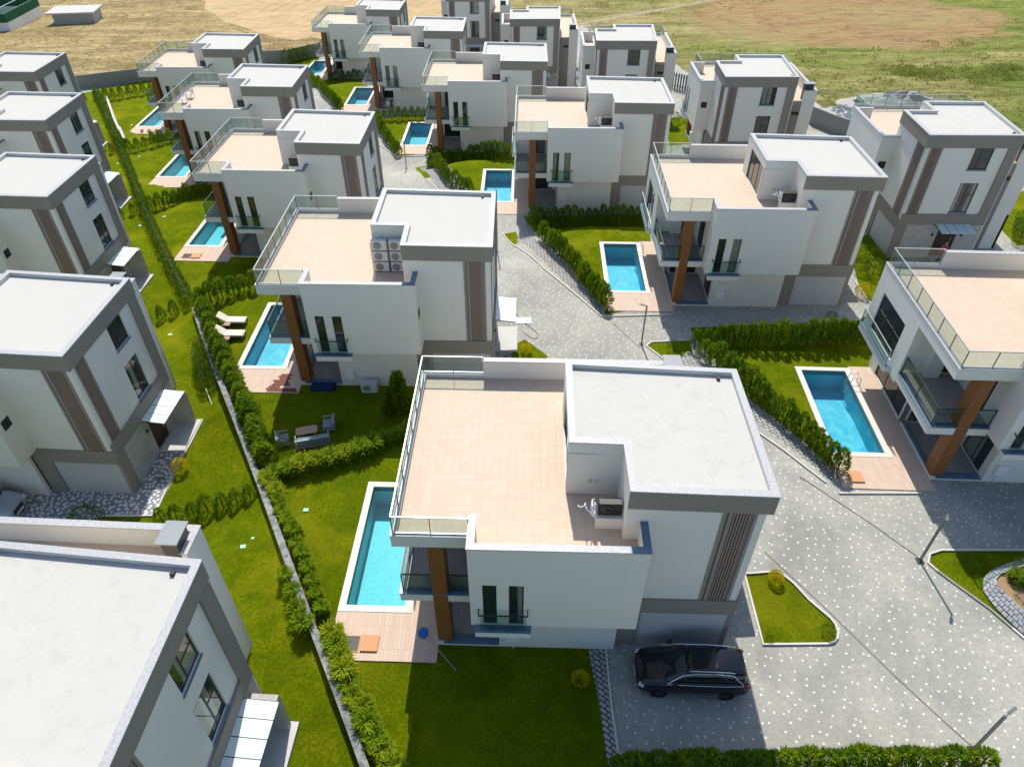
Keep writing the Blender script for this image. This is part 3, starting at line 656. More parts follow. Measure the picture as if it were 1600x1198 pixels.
    railing(root, [(-6.45, -3.1, 0), (-6.45, -7.15, 0), (-3.66, -7.15, 0)], 3.74, 4.78, 2.1, 'dark', 'dark', 'balcony_railing')
    railing(root, [(-6.88, 2.0, 0), (-6.88, -2.15, 0)], 3.5, 4.45, 4.2, 'rail', 'rail', 'balcony_railing')
    gp = MB(); gp.box(-5.14, -5.12, -6.3, -3.5, .26, 1.15); P(gp, 'patio_screen', 'railglass')
    # juliet rail in front of the two slim windows
    j = MB(); j.bar((-3.3, -8.66, 4.42), (-1.42, -8.66, 4.42), .045); j.bar((-3.3, -8.66, 4.42), (-3.3, -8.42, 4.5), .045); j.bar((-1.42, -8.66, 4.42), (-1.42, -8.42, 4.5), .045)
    jr = P(j, 'window_railing', 'dark'); gp = MB(); gp.box(-3.25, -1.47, -8.665, -8.655, 3.44, 4.38); gp.build('glass_pane', M['railglass'], jr)
    # --- column
    c = MB(); c.box(-5.24, -4.64, -7.32, -6.55, .2, 6.75); P(c, 'column', 'column'); 
    # --- openings
    window(root, 'x', 6.98, -3.55, -2.14, 7.36, 9.05, 1, (-2.95,), ((-2.92, -2.2, 8.2),), sill=.05)
    window(root, 'x', 6.98, -3.55, -2.18, 3.92, 6.3, 1, (-2.85,), ((-2.82, -2.24, 5.3),), sill=.05)
    for a, b_ in ((-3.13, -2.6), (-2.14, -1.58)): window(root, 'y', -8.42, a, b_, 3.46, 6.05, -1, fw=.045)
    window(root, 'x', 0, -4.45, -1.1, 7.25, 9.36, -1, (-3.3, -2.2), name='terrace_door')
    window(root, 'x', -6.57, -1.87, 1.33, 3.6, 6.0, -1, (-.8, .27))
    window(root, 'x', -5.24, -2.75, 1.33, .14, 2.3, -1, (-1.4, 0), name='sliding_door')
    window(root, 'y', -3.05, -5.3, -3.75, 3.76, 6.05, -1, (-4.55,), name='balcony_door')
    window(root, 'x', -3.62, -6.2, -4.6, 3.75, 6.0, -1, (-5.4,), name='balcony_door')
    window(root, 'x', -2.6, -6.9, -4.9, .16, 2.4, -1, (-5.9,), name='patio_door')
    window(root, 'y', -3.1, -4.9, -2.9, .16, 2.4, -1, (-3.9,), name='patio_door')
    v = MB(); v.box(2.82, 2.835, -8.08, -7.5, 5.62, 6.2); P(v, 'vent_window', 'black'); v = MB(); v.box(5.45, 5.465, .3, 1.0, 5.88, 6.2); P(v, 'vent_window', 'black')
    # --- entrance
    s = MB(); wallp(s, 'x', 6.8, 7.04, -6.35, -.5, ZB, 2.9, [(-3.75, -2.2, 0.0, 2.52)]); P(s, 'stone_cladding', 'stone')
    d = MB(); d.box(6.84, 6.9, -3.73, -2.22, .16, 2.5); dr = P(d, 'door', 'door'); h = MB(); h.bar((6.95, -2.5, .8), (6.95, -2.5, 1.8), .04); h.build('handle', M['rail'], dr)
    s = MB(); s.box(7.04, 8.5, -3.75, -1.0, -.9, .16); P(s, 'step', 'concrete')
    k = MB(); k.cm = 0
    for i in range(4):
        y0 = -4.25 + i * .69; k.cm = 1; k.add([(7.06, y0 + .02, 3.0), (8.4, y0 + .02, 2.86), (8.4, y0 + .67, 2.86), (7.06, y0 + .67, 3.0), (7.06, y0 + .02, 2.98), (8.4, y0 + .02, 2.84), (8.4, y0 + .67, 2.84), (7.06, y0 + .67, 2.98)], [(0, 1, 2, 3), (7, 6, 5, 4), (0, 4, 5, 1), (1, 5, 6, 2), (2, 6, 7, 3), (3, 7, 4, 0)])
        k.cm = 0; k.bar((7.05, y0, 2.97), (8.38, y0, 2.83), .035, .05)
    k.cm = 0; k.bar((7.05, -1.49, 2.97), (8.38, -1.49, 2.83), .035, .05)
    k.build('canopy', [M['dark'], M['canopyglass']], root)
    for y in (-4.1, -1.85):
        l = MB(); l.box(7.04, 7.14, y - .05, y + .05, 1.95, 2.15); P(l, 'wall_lamp', 'dark')
    if pier:
        s = MB(); s.box(7.04, 8.2, -1.35, -1.08, -.9, 2.55); P(s, 'entrance_pier', 'stone')
    mb_ = MB(); mb_.box(-2.25, -1.72, -7.58, -7.4, .65, 1.3); mb_.bar((-1.98, -7.45, .65), (-1.98, -7.45, ZB), .05); P(mb_, 'meter_box', 'white')
    ch = MB(); ch.box(4.62, 5.2, 1.1, 1.95, 7.2, 8.75); chn = P(ch, 'chimney', 'dark'); cp = MB(); cp.prism([(4.5, 1.0), (5.3, 1.0), (5.3, 2.05), (4.5, 2.05)], 8.75, 8.81); cp.build('chimney_cap', M['cap'], chn)
    tp = MB(); tp.tube([(.9, -4.9, 8.0), (.9, -5.0, 8.0)], .04, 8); tp.tube([(1.15, -4.9, 7.98), (1.15, -4.98, 7.98)], .03, 8); P(tp, 'wall_pipe', 'rail')
    return root
VLAB = {
 'm': 'nearest full villa, turquoise pool at its left, black SUV at its garage wall',
 'b': 'villa with six stacked air conditioners on its terrace and two sunbeds by its pool',
 'c': 'villa behind the lamp post, bright blue pool and walled lawn at its left',
 'd': 'villa with stained roof, a hedge below its two narrow windows, small pool at its column',
 'e': 'villa behind the one with stacked air conditioners, green mat in its pool',
 'r': 'villa cut by the right edge, brown column and two balconies above the long blue pool',
 'b2': 'villa with white chairs on its terrace, second from the back in the left pool row',
 'a': 'rearmost villa of the left pool row, against the boundary wall and dry field',
 'f': 'villa behind the thin lamp post, long dark hedge and rectangular pool before it',
 'g': 'villa with white outdoor chairs on the ground in front of its brown column',
 'h': 'rearmost pool villa at the top edge, before the harvested straw field',
 'L1': 'villa at the back of the left edge row, only its upper window showing',
 'L2': 'villa second from the back in the left edge row, clean white roof',
 'L3': 'villa with marbled stains on its roof, middle of the left edge row',
 'L4': 'left edge villa with glaring white roof and glass entrance canopy above the pebble path',
 'L5': 'closest villa, bottom left corner, seen over its roof and parapet with chimney',
 'C1': 'villa cut by the top edge, its white facade and two stacked windows facing us',
 'C2': 'villa facing us beside the one cut by the top edge, pale curtain in its window',
 'C3': 'villa facing us beside the blue rubbish sack, green reflections in its windows',
 'C4': 'villa turned towards us next to the dark slatted fence, cream curtains in its upper window',
 'C5': 'large upper right villa facing us, person in red at its canopied stone entrance'}
proto = make_villa(); protoL = make_villa(True)
def villa(k):
    X, Y, Z, _ = HOUSES[k]
    if k == 'm': o = proto
    elif k == 'L4': o = protoL
    else: o = copy_tree(protoL if k.startswith('L') else proto)
    o.location = (X, Y, Z); o.rotation_euler.z = hrot(k)
    tag(o, VLAB[k], 'villa', 'modern flat-roofed villas of the estate'); return o
VILLA = {}
for k in HOUSES:
    if k not in ('m', 'L4'): VILLA[k] = villa(k)
VILLA['m'] = villa('m'); VILLA['L4'] = villa('L4')

# ---------------------------------------------------------------- pools
PLAB = {'m': 'turquoise swimming pool left of the nearest full villa, open square hatch in its deck', 'b': 'pool with red-brown brick patch on its deck, beside the two sunbeds',
 'c': 'blue swimming pool in the walled lawn behind the lamp post, beside the pink deck', 'd': 'blue pool touching the column of the villa with the stained roof',
 'e': 'light blue pool with a green mat, its deck having an open hatch', 'r': 'long blue pool with chrome ladder at the right, orange hatch in its deck',
 'f': 'rectangular pool behind the thin lamp post, in front of the straight dark hedge', 'g': 'pool half hidden by the column of the villa with white chairs',
 'b2': 'small pale pool left of the villa with terrace furniture, triangular in view', 'a': 'narrow pale pool with towels laid along its deck edge', 'h': 'farthest pool, by the boundary wall and the dark shrubs'}
def make_pool(k):
    X, Y, Z, _ = HOUSES[k]; root = empty('swimming_pool', (X, Y, Z), hrot(k)); d = POOLS[k]; (x0, x1), (y0, y1) = d['x'], d['y']
    turq = k in ('m', 'b2', 'a', 'e'); bs = MB(); dep = -1.35
    bs.add([(x0, y0, .02), (x1, y0, .02), (x1, y1, .02), (x0, y1, .02), (x0, y0, dep), (x1, y0, dep), (x1, y1, dep), (x0, y1, dep)], [(4, 5, 6, 7), (0, 1, 5, 4), (1, 2, 6, 5), (2, 3, 7, 6), (3, 0, 4, 7)])
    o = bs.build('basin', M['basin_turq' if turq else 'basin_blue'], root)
    o.data.flip_normals()
    wt = MB(); wt.add([(x0 + .003, y0 + .003, -.1), (x1 - .003, y0 + .003, -.1), (x1 - .003, y1 - .003, -.1), (x0 + .003, y1 - .003, -.1)], [(0, 1, 2, 3)]); wt.build('water', M['water'], root)
    c = MB(); e = .33; c.ring([(x0 - e, y0 - e), (x1 + e, y0 - e), (x1 + e, y1 + e), (x0 - e, y1 + e)], [(x0, y0), (x1, y0), (x1, y1), (x0, y1)], -.3, .07); c.build('coping', M['coping_white'], root)
    f = MB(); f.box(x0 - e, -5.24, -8.25, y0 - e, -.5, .05); f.box(x1 + e, -5.24, y0 - e, 2.0, -.5, .05); dk = f.build('deck', M['deck'], root)
    if k in ('m', 'e', 'r'):
        hx, hy = (-8.6, -7.85) if k != 'r' else (-9.5, -7.85)
        h = MB(); h.box(hx, hx + .75, hy, hy + .75, .05, .13); h.build('hatch', M['hatch'], root)
        if k != 'r':
            h = MB(); h.box(hx - .8, hx - .1, hy, hy + .7, .052, .056); h.build('hatch_opening', M['black'], root)
            h = MB(); h.ring([(hx - .84, hy - .04), (hx - .06, hy - .04), (hx - .06, hy + .74), (hx - .84, hy + .74)], [(hx - .8, hy), (hx - .1, hy), (hx - .1, hy + .7), (hx - .8, hy + .7)], .05, .075); h.build('hatch_rim', M['hatch'], root)
    if k in ('r', 'c', 'f', 'd'):
        l = MB(); lx = x1 - .05; ly = y1 - 1.4
        for yy in (ly, ly + .5):
            l.tube([(lx - .12, yy, -.9), (lx - .12, yy, .3), (lx - .02, yy, .7), (lx + .25, yy, .78), (lx + .45, yy, .55), (lx + .5, yy, .05)], .022, 8)
        for z in (-.3, -.6): l.tube([(lx - .12, ly, z), (lx - .12, ly + .5, z)], .02, 6)
        l.build('ladder', M['rail'], root)
    if k == 'b':
        q = MB(); rs = random.Random(4)
        cells = set()
        for j in range(9):
            c0 = int(3 + (j * .35)); n = rs.randint(3, 5) if j > 1 else rs.randint(8, 14)
            for i in range(n): cells.add((c0 + i, j))
        for (i, j) in cells:
            xx = -8.0 + i * .24 - (.12 if j % 2 else 0) ; yy = -8.2 + j * .2
            if xx < -5.5: q.box(xx, xx + .23, yy, yy + .19, .052, .057)
        q.build('brick_patch', M['redbrick'], root)
    tag(root, PLAB[k], 'swimming pool', 'swimming pools of the estate'); return root
M['hatch'] = mat('orange_hatch_cover', (0.55, 0.27, 0.13), 0.7, 0.3)
M['redbrick'] = mat('red_brown_brick', (0.16, 0.055, 0.04), 0.8, 0.2)
for k in POOLS: make_pool(k)
# ---------------------------------------------------------------- foliage
def leafmat(name, dark, light, rough=0.7, yellow=None):
    def f(t, b):
        v = coord(t); r = rnd(t); n = noise(t, v, 3.5, 4, 0.7)
        k = ramp(t, n, [(0.32, dark), (0.68, light)])
        if yellow: k = mix(t, math_(t, 'MULTIPLY', math_(t, 'MULTIPLY', r, r), 0.6), k, yellow)
        setc(t, b, k)
        try: b.inputs['Subsurface Weight'].default_value = 0.0
        except Exception: pass
    m = mat(name, light, 0.85, 0.08, build=f)
    t = m.node_tree; b = t.nodes['Principled BSDF']; o = t.nodes['Material Output']
    tl = N(t, 'ShaderNodeBsdfTranslucent'); mx = N(t, 'ShaderNodeMixShader'); mx.inputs[0].default_value = 0.35
    t.links.new(b.inputs['Base Color'].links[0].from_socket, tl.inputs[0])
    t.links.new(b.outputs[0], mx.inputs[1]); t.links.new(tl.outputs[0], mx.inputs[2]); t.links.new(mx.outputs[0], o.inputs[0])
    return m
M['conifer'] = leafmat('conifer_foliage', (0.035, 0.095, 0.006), (0.16, 0.27, 0.010), yellow=(0.27, 0.33, 0.010))
M['bamboo'] = leafmat('bright_shrub_foliage', (0.075, 0.14, 0.004), (0.23, 0.33, 0.010), yellow=(0.34, 0.36, 0.015))
M['ivy'] = leafmat('ivy_foliage', (0.05, 0.10, 0.010), (0.13, 0.20, 0.02))
M['gold'] = leafmat('golden_shrub_foliage', (0.42, 0.34, 0.01), (0.75, 0.58, 0.02))
M['straw_leaf'] = leafmat('dry_grass_blades', (0.40, 0.31, 0.14), (0.66, 0.53, 0.28))
M['green_leaf'] = leafmat('wild_green_blades', (0.17, 0.21, 0.04), (0.36, 0.38, 0.10))
M['bark'] = mat('brown_bark', (0.09, 0.06, 0.04), 0.9, 0.1)
def leaf(mb, p, d, L, W, rs):
    d = d.normalized(); s = d.cross(Vector((rs.uniform(-1, 1), rs.uniform(-1, 1), rs.uniform(-1, 1)))).normalized() * W / 2
    a = Vector(p); m = a + d * L * .45
    mb.add([a, m + s, a + d * L, m - s], [(0, 1, 2, 3)])
def conifer_mesh(h, r, n, seed, name='crown', matk='conifer', wide=False):
    rs = random.Random(seed); mb = MB()
    lobes = [(rs.uniform(0, 6.28), rs.uniform(.2, .9), rs.uniform(.6, 1.15)) for _ in range(9)]
    for i in range(n):
        t = rs.random() ** .85; a = rs.uniform(0, 6.28)
        prof = (1 - t) ** .78 * (0.6 + 0.6 * min(1, t * 4)) if not wide else math.sin(math.pi * min(.97, .12 + .86 * t)) ** .6
        k = 1.0
        for la, lt, lk in lobes:
            dd = abs((a - la + math.pi) % (2 * math.pi) - math.pi) / .7; de = abs(t - lt) / .18
            if dd < 1 and de < 1: k *= 1 + (lk - 1) * (1 - max(dd, de))
        rr = r * prof * k * (1 - .45 * rs.random() ** 2) + .02
        p = Vector((rr * math.cos(a), rr * math.sin(a), h * (.06 + .9 * t)))
        d = Vector((math.cos(a) * .8, math.sin(a) * .8, .75 + rs.uniform(-.3, .5))) + Vector([rs.uniform(-.35, .35) for _ in range(3)])
        leaf(mb, p, d, h * rs.uniform(.07, .13), h * rs.uniform(.022, .04), rs)
    me = mb.build(name, M[matk]); return me
def tuft_mesh(h, r, n, seed, matk='bamboo'):
    rs = random.Random(seed); mb = MB()
    for i in range(n):
        a = rs.uniform(0, 6.28); q = r * rs.random() ** .6 * .6; z = h * rs.uniform(.05, .75); p = Vector((q * math.cos(a), q * math.sin(a), z))
        b = a + rs.uniform(-.8, .8); d = Vector((math.cos(b), math.sin(b), rs.uniform(.3, 1.6))).normalized(); L = h * rs.uniform(.22, .42); w_ = .016 + .012 * rs.random()
        s = d.cross(Vector((0, 0, 1))).normalized() * w_; m = p + d * L * .55; e = p + d * L + Vector((0, 0, -L * rs.uniform(.05, .35)))
        mb.add([p - s * .4, p + s * .4, m + s, m - s, e], [(0, 1, 2, 3), (3, 2, 4)])
    return mb.build('crown', M[matk])
def plant_proto(name, crown, h, th=.022):
    root = empty(name); crown.parent = root
    t = MB(); t.tube([(0, 0, -.1), (.01, 0, h * .45), (0, .01, h * .8)], [th, th * .8, th * .4], 6); t.build('trunk', M['bark'], root); return root
PROT = {}
used = set()
def get(kind, i):
    key = (kind, i)
    if key not in PROT:
        sd = i * 17 + len(kind)
        if kind == 'conifer': PROT[key] = plant_proto('young_conifer', conifer_mesh(1.0, .225, 620, sd), 1.0)
        elif kind == 'bamboo': PROT[key] = plant_proto('hedge_shrub', tuft_mesh(1.0, .5, 620, sd), 1.0)
        elif kind == 'bush': PROT[key] = plant_proto('garden_bush', conifer_mesh(1.0, .55, 750, sd, wide=True, matk='ivy'), .8)
        elif kind == 'gold': PROT[key] = plant_proto('golden_shrub', conifer_mesh(1.0, .5, 1400, sd, wide=True, matk='gold'), .8)
        elif kind == 'tall': PROT[key] = plant_proto('conifer_tree', conifer_mesh(1.0, .21, 2400, sd), 1.0, .02)
    return key
def plant(kind, xy, h, label, cat, group=None, var=None, rs=random, wide=1.0, h0=0):
    key = get(kind, var if var is not None else rs.randint(0, 4)); p = PROT[key]
    if key not in used: used.add(key); o = p
    else: o = copy_tree(p)
    o.location = (xy[0], xy[1], gzf(*xy) - .02 + h0); o.rotation_euler.z = rs.uniform(0, 6.28)
    o.scale = (h * wide, h * wide, h); tag(o, label, cat, group); return o
rs = random.Random(11)
NP = 0
ORD = ['first', 'second', 'third', 'fourth', 'fifth', 'sixth', 'seventh', 'eighth', 'ninth', 'tenth', 'eleventh', 'twelfth', 'thirteenth', 'fourteenth', 'fifteenth', 'sixteenth', 'seventeenth', 'eighteenth', 'nineteenth', 'twentieth']
def ordinal(k): return ORD[k] if k < 20 else 'twenty-' + ORD[k - 20] if k < 29 else 'thirty-' + ORD[k - 30] if k > 29 else 'thirtieth'
def row(px, kind, h, sp, label, group, cat='shrub', jit=.08, var_h=.14, wide=1.0):
    global NP
    w_ = GP(px); L = 0; out = []
    seg = [(w_[i], w_[i + 1]) for i in range(len(w_) - 1)]; tot = sum(math.dist(a, b) for a, b in seg); n = max(1, int(tot / sp))
    for k in range(n + 1):
        s = tot * k / n
        for a, b in seg:
            l = math.dist(a, b)
            if s <= l + 1e-6: out.append((a[0] + (b[0] - a[0]) * s / l, a[1] + (b[1] - a[1]) * s / l)); break
            s -= l
    steep = abs(px[-1][1] - px[0][1]) > 1.4 * abs(px[-1][0] - px[0][0])
    for ki, p in enumerate(out):
        q = (p[0] + rs.uniform(-jit, jit), p[1] + rs.uniform(-jit, jit)); hh = h * rs.uniform(1 - var_h, 1 + var_h)
        plant(kind, q, hh, f"{ordinal(ki)} from the {'top' if steep else 'left'}, " + label, cat, group, rs=rs, wide=wide); NP += 1
row([(832, 356), (1004, 352)], 'conifer', 2.0, .6, 'dark conifer in the back hedge behind the walled lawn pool', 'conifers of the hedge behind the walled lawn', 'conifer', wide=1.0, var_h=.1)
row([(846, 374), (896, 420), (944, 480)], 'conifer', 1.75, .58, 'sunlit conifer of the diagonal hedge by the walled lawn', 'conifers of the diagonal hedge beside the road', 'conifer', wide=1.2)
row([(1086, 548), (1200, 542), (1352, 536)], 'conifer', 2.0, .62, 'dark conifer in the hedge behind the long pool', 'conifers of the back hedge by the long pool', 'conifer', wide=1.0, var_h=.1)
row([(1100, 560), (1140, 590), (1190, 630), (1250, 684), (1308, 738)], 'conifer', 1.7, .58, 'yellow-green conifer of the curved hedge by the long pool', 'conifers of the curved hedge by the long pool', 'conifer', wide=1.25)
row([(674, 252), (802, 250)], 'conifer', 1.95, .72, 'small dark conifer in the long hedge behind the middle pool', 'conifers of the third hedge on the middle row', 'conifer', wide=1.25)
row([(676, 262), (700, 284), (732, 305)], 'conifer', 1.6, .7, 'conifer of the slanting hedge right of the thin lamp post', 'conifers of the slanting hedge by the thin lamp post', 'conifer', wide=1.3)
row([(592, 190), (664, 186)], 'conifer', 1.6, .8, 'small conifer in the hedge before the white outdoor chairs', 'conifers in front of the white chairs', 'conifer', wide=1.25)
row([(592, 196), (606, 222), (622, 242)], 'conifer', 1.6, .8, 'conifer of the sloping hedge left of the small pool', 'conifers left of the small pool', 'conifer', wide=1.3)
row([(518, 126), (572, 124)], 'conifer', 1.5, .85, 'tiny conifer below the villa at the top edge', 'conifers below the farthest villa', 'conifer', wide=1.3)
row([(488, 128), (510, 150), (532, 172)], 'conifer', 1.6, .85, 'tiny conifer slanting down from the farthest pool', 'conifers by the farthest pool', 'conifer', wide=1.3)
row([(232, 505), (262, 496), (296, 482)], 'conifer', 1.3, .8, 'conifer in the short row left of the wall end', 'conifers left of the stone wall end', 'conifer', wide=1.2)
row([(316, 482), (350, 466), (398, 452)], 'conifer', 1.7, .75, 'conifer in the row just above the two sunbeds', 'conifers above the sunbeds', 'conifer', wide=1.35)
row([(190, 340), (226, 330)], 'conifer', 1.3, .85, 'small conifer in the nearer row left of the ivy fence', 'conifers left of the ivy fence, near row', 'conifer', wide=1.2)
row([(238, 328), (280, 318), (332, 303)], 'conifer', 1.7, .75, 'conifer between the two middle left pools', 'conifers between the middle pools', 'conifer', wide=1.25)
row([(162, 242), (192, 236)], 'conifer', 1.3, .9, 'small conifer in the farther row left of the ivy fence', 'conifers left of the ivy fence, far row', 'conifer', wide=1.2)
row([(204, 238), (235, 231), (268, 221)], 'conifer', 1.6, .85, 'small conifer in the row below the pool with towels', 'conifers below the pool with towels', 'conifer', wide=1.2)
row([(132, 160), (152, 156)], 'conifer', 1.4, 1.0, 'tiny conifer left of the far end of the ivy fence', 'conifers at the far left end of the fence', 'conifer', wide=1.2)
row([(168, 158), (238, 146)], 'conifer', 1.7, 1.0, 'tiny conifer before the grey boundary wall', 'conifers before the boundary wall', 'conifer', wide=1.1)
row([(254, 815), (300, 806), (345, 795), (392, 778)], 'conifer', 1.25, .8, 'low bush left of the stone wall, above the closest roof', 'low bushes left of the stone wall', 'bush', wide=1.5, var_h=.25)
row([(318, 545), (322, 580), (328, 612)], 'bush', 1.2, .6, 'dark bush against the left of the stone wall', 'dark bushes left of the stone wall', 'bush')
row([(322, 492), (344, 548), (368, 600), (394, 660), (416, 720)], 'conifer', 1.3, .55, 'shrub right of the stone wall, by the sunbed garden', 'shrubs right of the stone wall', 'shrub', wide=1.9)
row([(432, 748), (470, 738), (530, 722), (590, 702), (640, 680)], 'bamboo', 1.05, .78, 'feathery shrub of the curved hedge behind the sofa', 'feathery shrubs behind the garden sofa', 'shrub', wide=1.15)
row([(420, 752), (442, 800), (465, 850), (485, 900), (503, 955)], 'bamboo', .8, .8, 'feathery shrub by the wall, left of the turquoise pool', 'feathery shrubs by the wall near the turquoise pool', 'shrub', wide=1.1)
row([(522, 996), (538, 1048), (556, 1095), (583, 1150), (612, 1205)], 'bamboo', .9, .62, 'spiky shrub along the wall below the open hatch', 'spiky shrubs at the bottom of the stone wall', 'shrub', wide=1.25)
row([(968, 1208), (1100, 1205), (1250, 1202), (1400, 1200), (1520, 1204)], 'conifer', 1.45, .46, 'hedge shrub along the bottom edge before the driveway', 'hedge shrubs along the bottom edge', 'shrub', wide=1.5)
row([(1342, 424), (1384, 436)], 'bush', 1.4, .7, 'leafy bush behind the glass-railed right terrace', 'leafy bushes behind the glass-railed terrace', 'bush')
row([(1340, 400), (1366, 408)], 'bush', 1.1, .8, 'bush in shade under the villa with the red-clad person', 'bushes in the shade of the turned villa', 'bush')
row([(1052, 192), (1074, 190)], 'bush', 1.5, 1.0, 'small bush on the lawn strip under the slatted fence', 'bushes under the slatted fence', 'bush')
row([(866, 132), (900, 130)], 'bush', 2.0, 1.3, 'dark bush in the shade between two turned villas near the top', 'bushes between the turned villas', 'bush')
row([(452, 100), (486, 92)], 'bush', 2.2, 1.3, 'dark shrub at the end of the boundary wall', 'dark shrubs by the boundary wall', 'bush')
row([(1592, 380), (1600, 356)], 'bush', 1.6, 1.0, 'dark bush at the right edge beside the pale stone path', 'bushes at the right edge', 'bush')
plant('tall', G(628, 648), 3.3, 'tall dark conifer at the corner of the near terrace, beside the white outdoor air conditioner', 'conifer', None, 0, rs, .9)
plant('tall', G(612, 652), 2.3, 'shorter dark conifer just left of the tallest one by the white ground air conditioner', 'conifer', None, 1, rs, .85)
plant('bush', G(445, 708), 1.0, 'round clipped green bush beside the left garden armchair', 'bush', None, 1, rs)
plant('bush', G(140, 820), 1.3, 'big wispy bush on the shaded pebble paving near the silver car', 'bush', None, 2, rs, 1.2)
plant('bush', G(796, 572), .9, 'dark bush on the white entrance slab behind the nearest terrace', 'bush', None, 3, rs)
for px, h, lab in (((1210, 908), .6, 'golden shrub at the top corner of the triangular lawn by the black car'), ((284, 735), .8, 'golden shrub at the edge of the pebble path by the glass canopy'),
                   ((1345, 462), .85, 'golden shrub on the small lawn behind the glass-railed terrace'), ((822, 550), .6, 'golden shrub beside the stone edging of the road behind the nearest villa')):
    plant('gold', G(*px), h * 1.15, lab, 'shrub', None, rs.randint(0, 2), rs)
for px, h, lab in (((1292, 990), .55, 'small dark shrub in the right corner of the triangular lawn'), ((906, 1066), .7, 'yellowish round shrub at the edge of the dark lawn beside the stone strip'), ((1202, 1000), .3, 'tiny pale plant at the lower left corner of the triangular lawn'),
                   ((1533, 880), .45, 'tiny white-flowering plant in the shaded right lawn'), ((1052, 550), .9, 'sparse shrub on the small triangular lawn by the tall lamp post'), ((1298, 500), .7, 'reddish shrub at the corner of the shaded cobbled driveway'),
                   ((1515, 886), .6, 'low pale green bush in the shaded right lawn, left of the stone planter'), ((252, 752), .35, 'small flowering plant on the pebble path in the shade')):
    plant('gold' if 'yellowish' in lab else 'bush', G(*px), h, lab, 'shrub', None, rs.randint(0, 2), rs)
print('plants', NP)
def b_wallstone(t, b):
    v = coord(t); vo = N(t, 'ShaderNodeTexVoronoi'); vo.inputs['Scale'].default_value = 5; t.links.new(v, vo.inputs['Vector'])
    bw = N(t, 'ShaderNodeRGBToBW'); t.links.new(vo.outputs['Color'], bw.inputs[0])
    k = ramp(t, bw.outputs[0], [(0.2, (0.07, 0.08, 0.085)), (0.5, (0.18, 0.19, 0.19)), (0.8, (0.33, 0.335, 0.32))]); setc(t, b, mix(t, noise(t, v, 9, 4), k, (0.2, 0.21, 0.2))); bump(t, b, vo.outputs['Distance'], -0.8, 0.05)
row([(450, 905), (466, 945), (478, 985)], 'bamboo', 1.0, .75, 'tall tuft left of the stone wall by the closest canopy', 'tall tufts left of the stone wall', 'shrub')
# the ivy-grown fence
def ivy():
    pts = densify(smooth_poly(GP([(153, 150), (170, 192), (196, 248), (222, 318), (252, 388), (300, 478)]), 2, False), .12)
    r2 = random.Random(5); mb = MB()
    for (x, y) in pts:
        z = gzf(x, y)
        for _ in range(20):
            a = r2.uniform(0, math.pi); k = r2.uniform(.75, 1.15); px_ = math.cos(a) * .42 * k; pz = abs(math.sin(a)) ** .6 * 1.25 * k * r2.choice((1, 1, .55, .3))
            p = Vector((x + px_, y + r2.uniform(-.1, .1), z + pz)); leaf(mb, p, Vector((math.cos(a), r2.uniform(-.6, .6), math.sin(a) + .5)), r2.uniform(.12, .24), r2.uniform(.06, .11), r2)
    root = empty('ivy_fence', (0, 0, 0)); mb.build('foliage', M['ivy'], root)
    f = MB(); st = pts[::14]
    for i, (x, y) in enumerate(st):
        z = gzf(x, y); f.bar((x, y, z - .2), (x, y, z + 1.25), .06)
        if i:
            for h in (.3, .7, 1.15): f.bar((st[i - 1][0], st[i - 1][1], gzf(*st[i - 1]) + h), (x, y, z + h), .02)
    f.build('fence_frame', M['post'], root)
    tag(root, 'long ivy-covered fence running away from the end of the stone wall', 'fence')
ivy()
M['wallstone'] = mat('rough_grey_wall_stone', (0.3, 0.3, 0.3), 0.9, 0.2, build=b_wallstone)
tag(strip_wall('garden_wall', smooth_poly([G(*p, .5) for p in [(303, 480), (330, 560), (352, 615), (372, 665), (410, 765), (455, 890), (500, 1010), (540, 1115), (580, 1225)]], 2, False), .33, .5, M['wallstone'], base=-1.2), 'long low stone wall crossing the left gardens down to the bottom edge', 'wall')
tag(strip_wall('low_wall', GP([(168, 156), (180, 190), (196, 222)]), .3, .5, M['concrete']), 'short pale wall strip right of the far end of the ivy fence', 'wall')
M['bwall'] = mat('grey_boundary_wall', (0.27, 0.265, 0.25), 0.9, 0.2, build=b_plaster((0.27, 0.265, 0.25), 0.12))
tag(strip_wall('boundary_wall', GP([(124, 140), (240, 126)]), .25, 2.0, M['bwall']), 'grey boundary wall behind the left lawns, against the dry field', 'wall')
tag(strip_wall('boundary_wall', GP([(404, 100), (450, 98), (502, 86)]), .25, 2.0, M['bwall']), 'grey boundary wall behind the farthest pool, with shrubs in front', 'wall')
tag(strip_wall('boundary_wall', GP([(1262, 192), (1300, 208), (1345, 222)]), .25, 2.0, M['bwall']), 'grey boundary wall between the two turned villas at the right, rubble behind it', 'wall')
def slat_fence():
    a, b = [G(*p) for p in ((1050, 138), (1082, 146))]; root = empty('slatted_fence', at(a)); n = 9
    p = MB(); r = MB()
    for i in range(n):
        t = i / (n - 1); x, y = (b[0] - a[0]) * t, (b[1] - a[1]) * t; p.box(x - .11, x + .11, y - .02, y + .02, 0, 2.1)
    for h in (.4, 1.7): r.bar((0, .04, h), (b[0] - a[0], b[1] - a[1] + .04, h), .06)
    p.build('slats', M['post'], root); r.build('rails', M['dark'], root); tag(root, 'dark vertical slatted fence between the turned villas near the field', 'fence')
slat_fence()

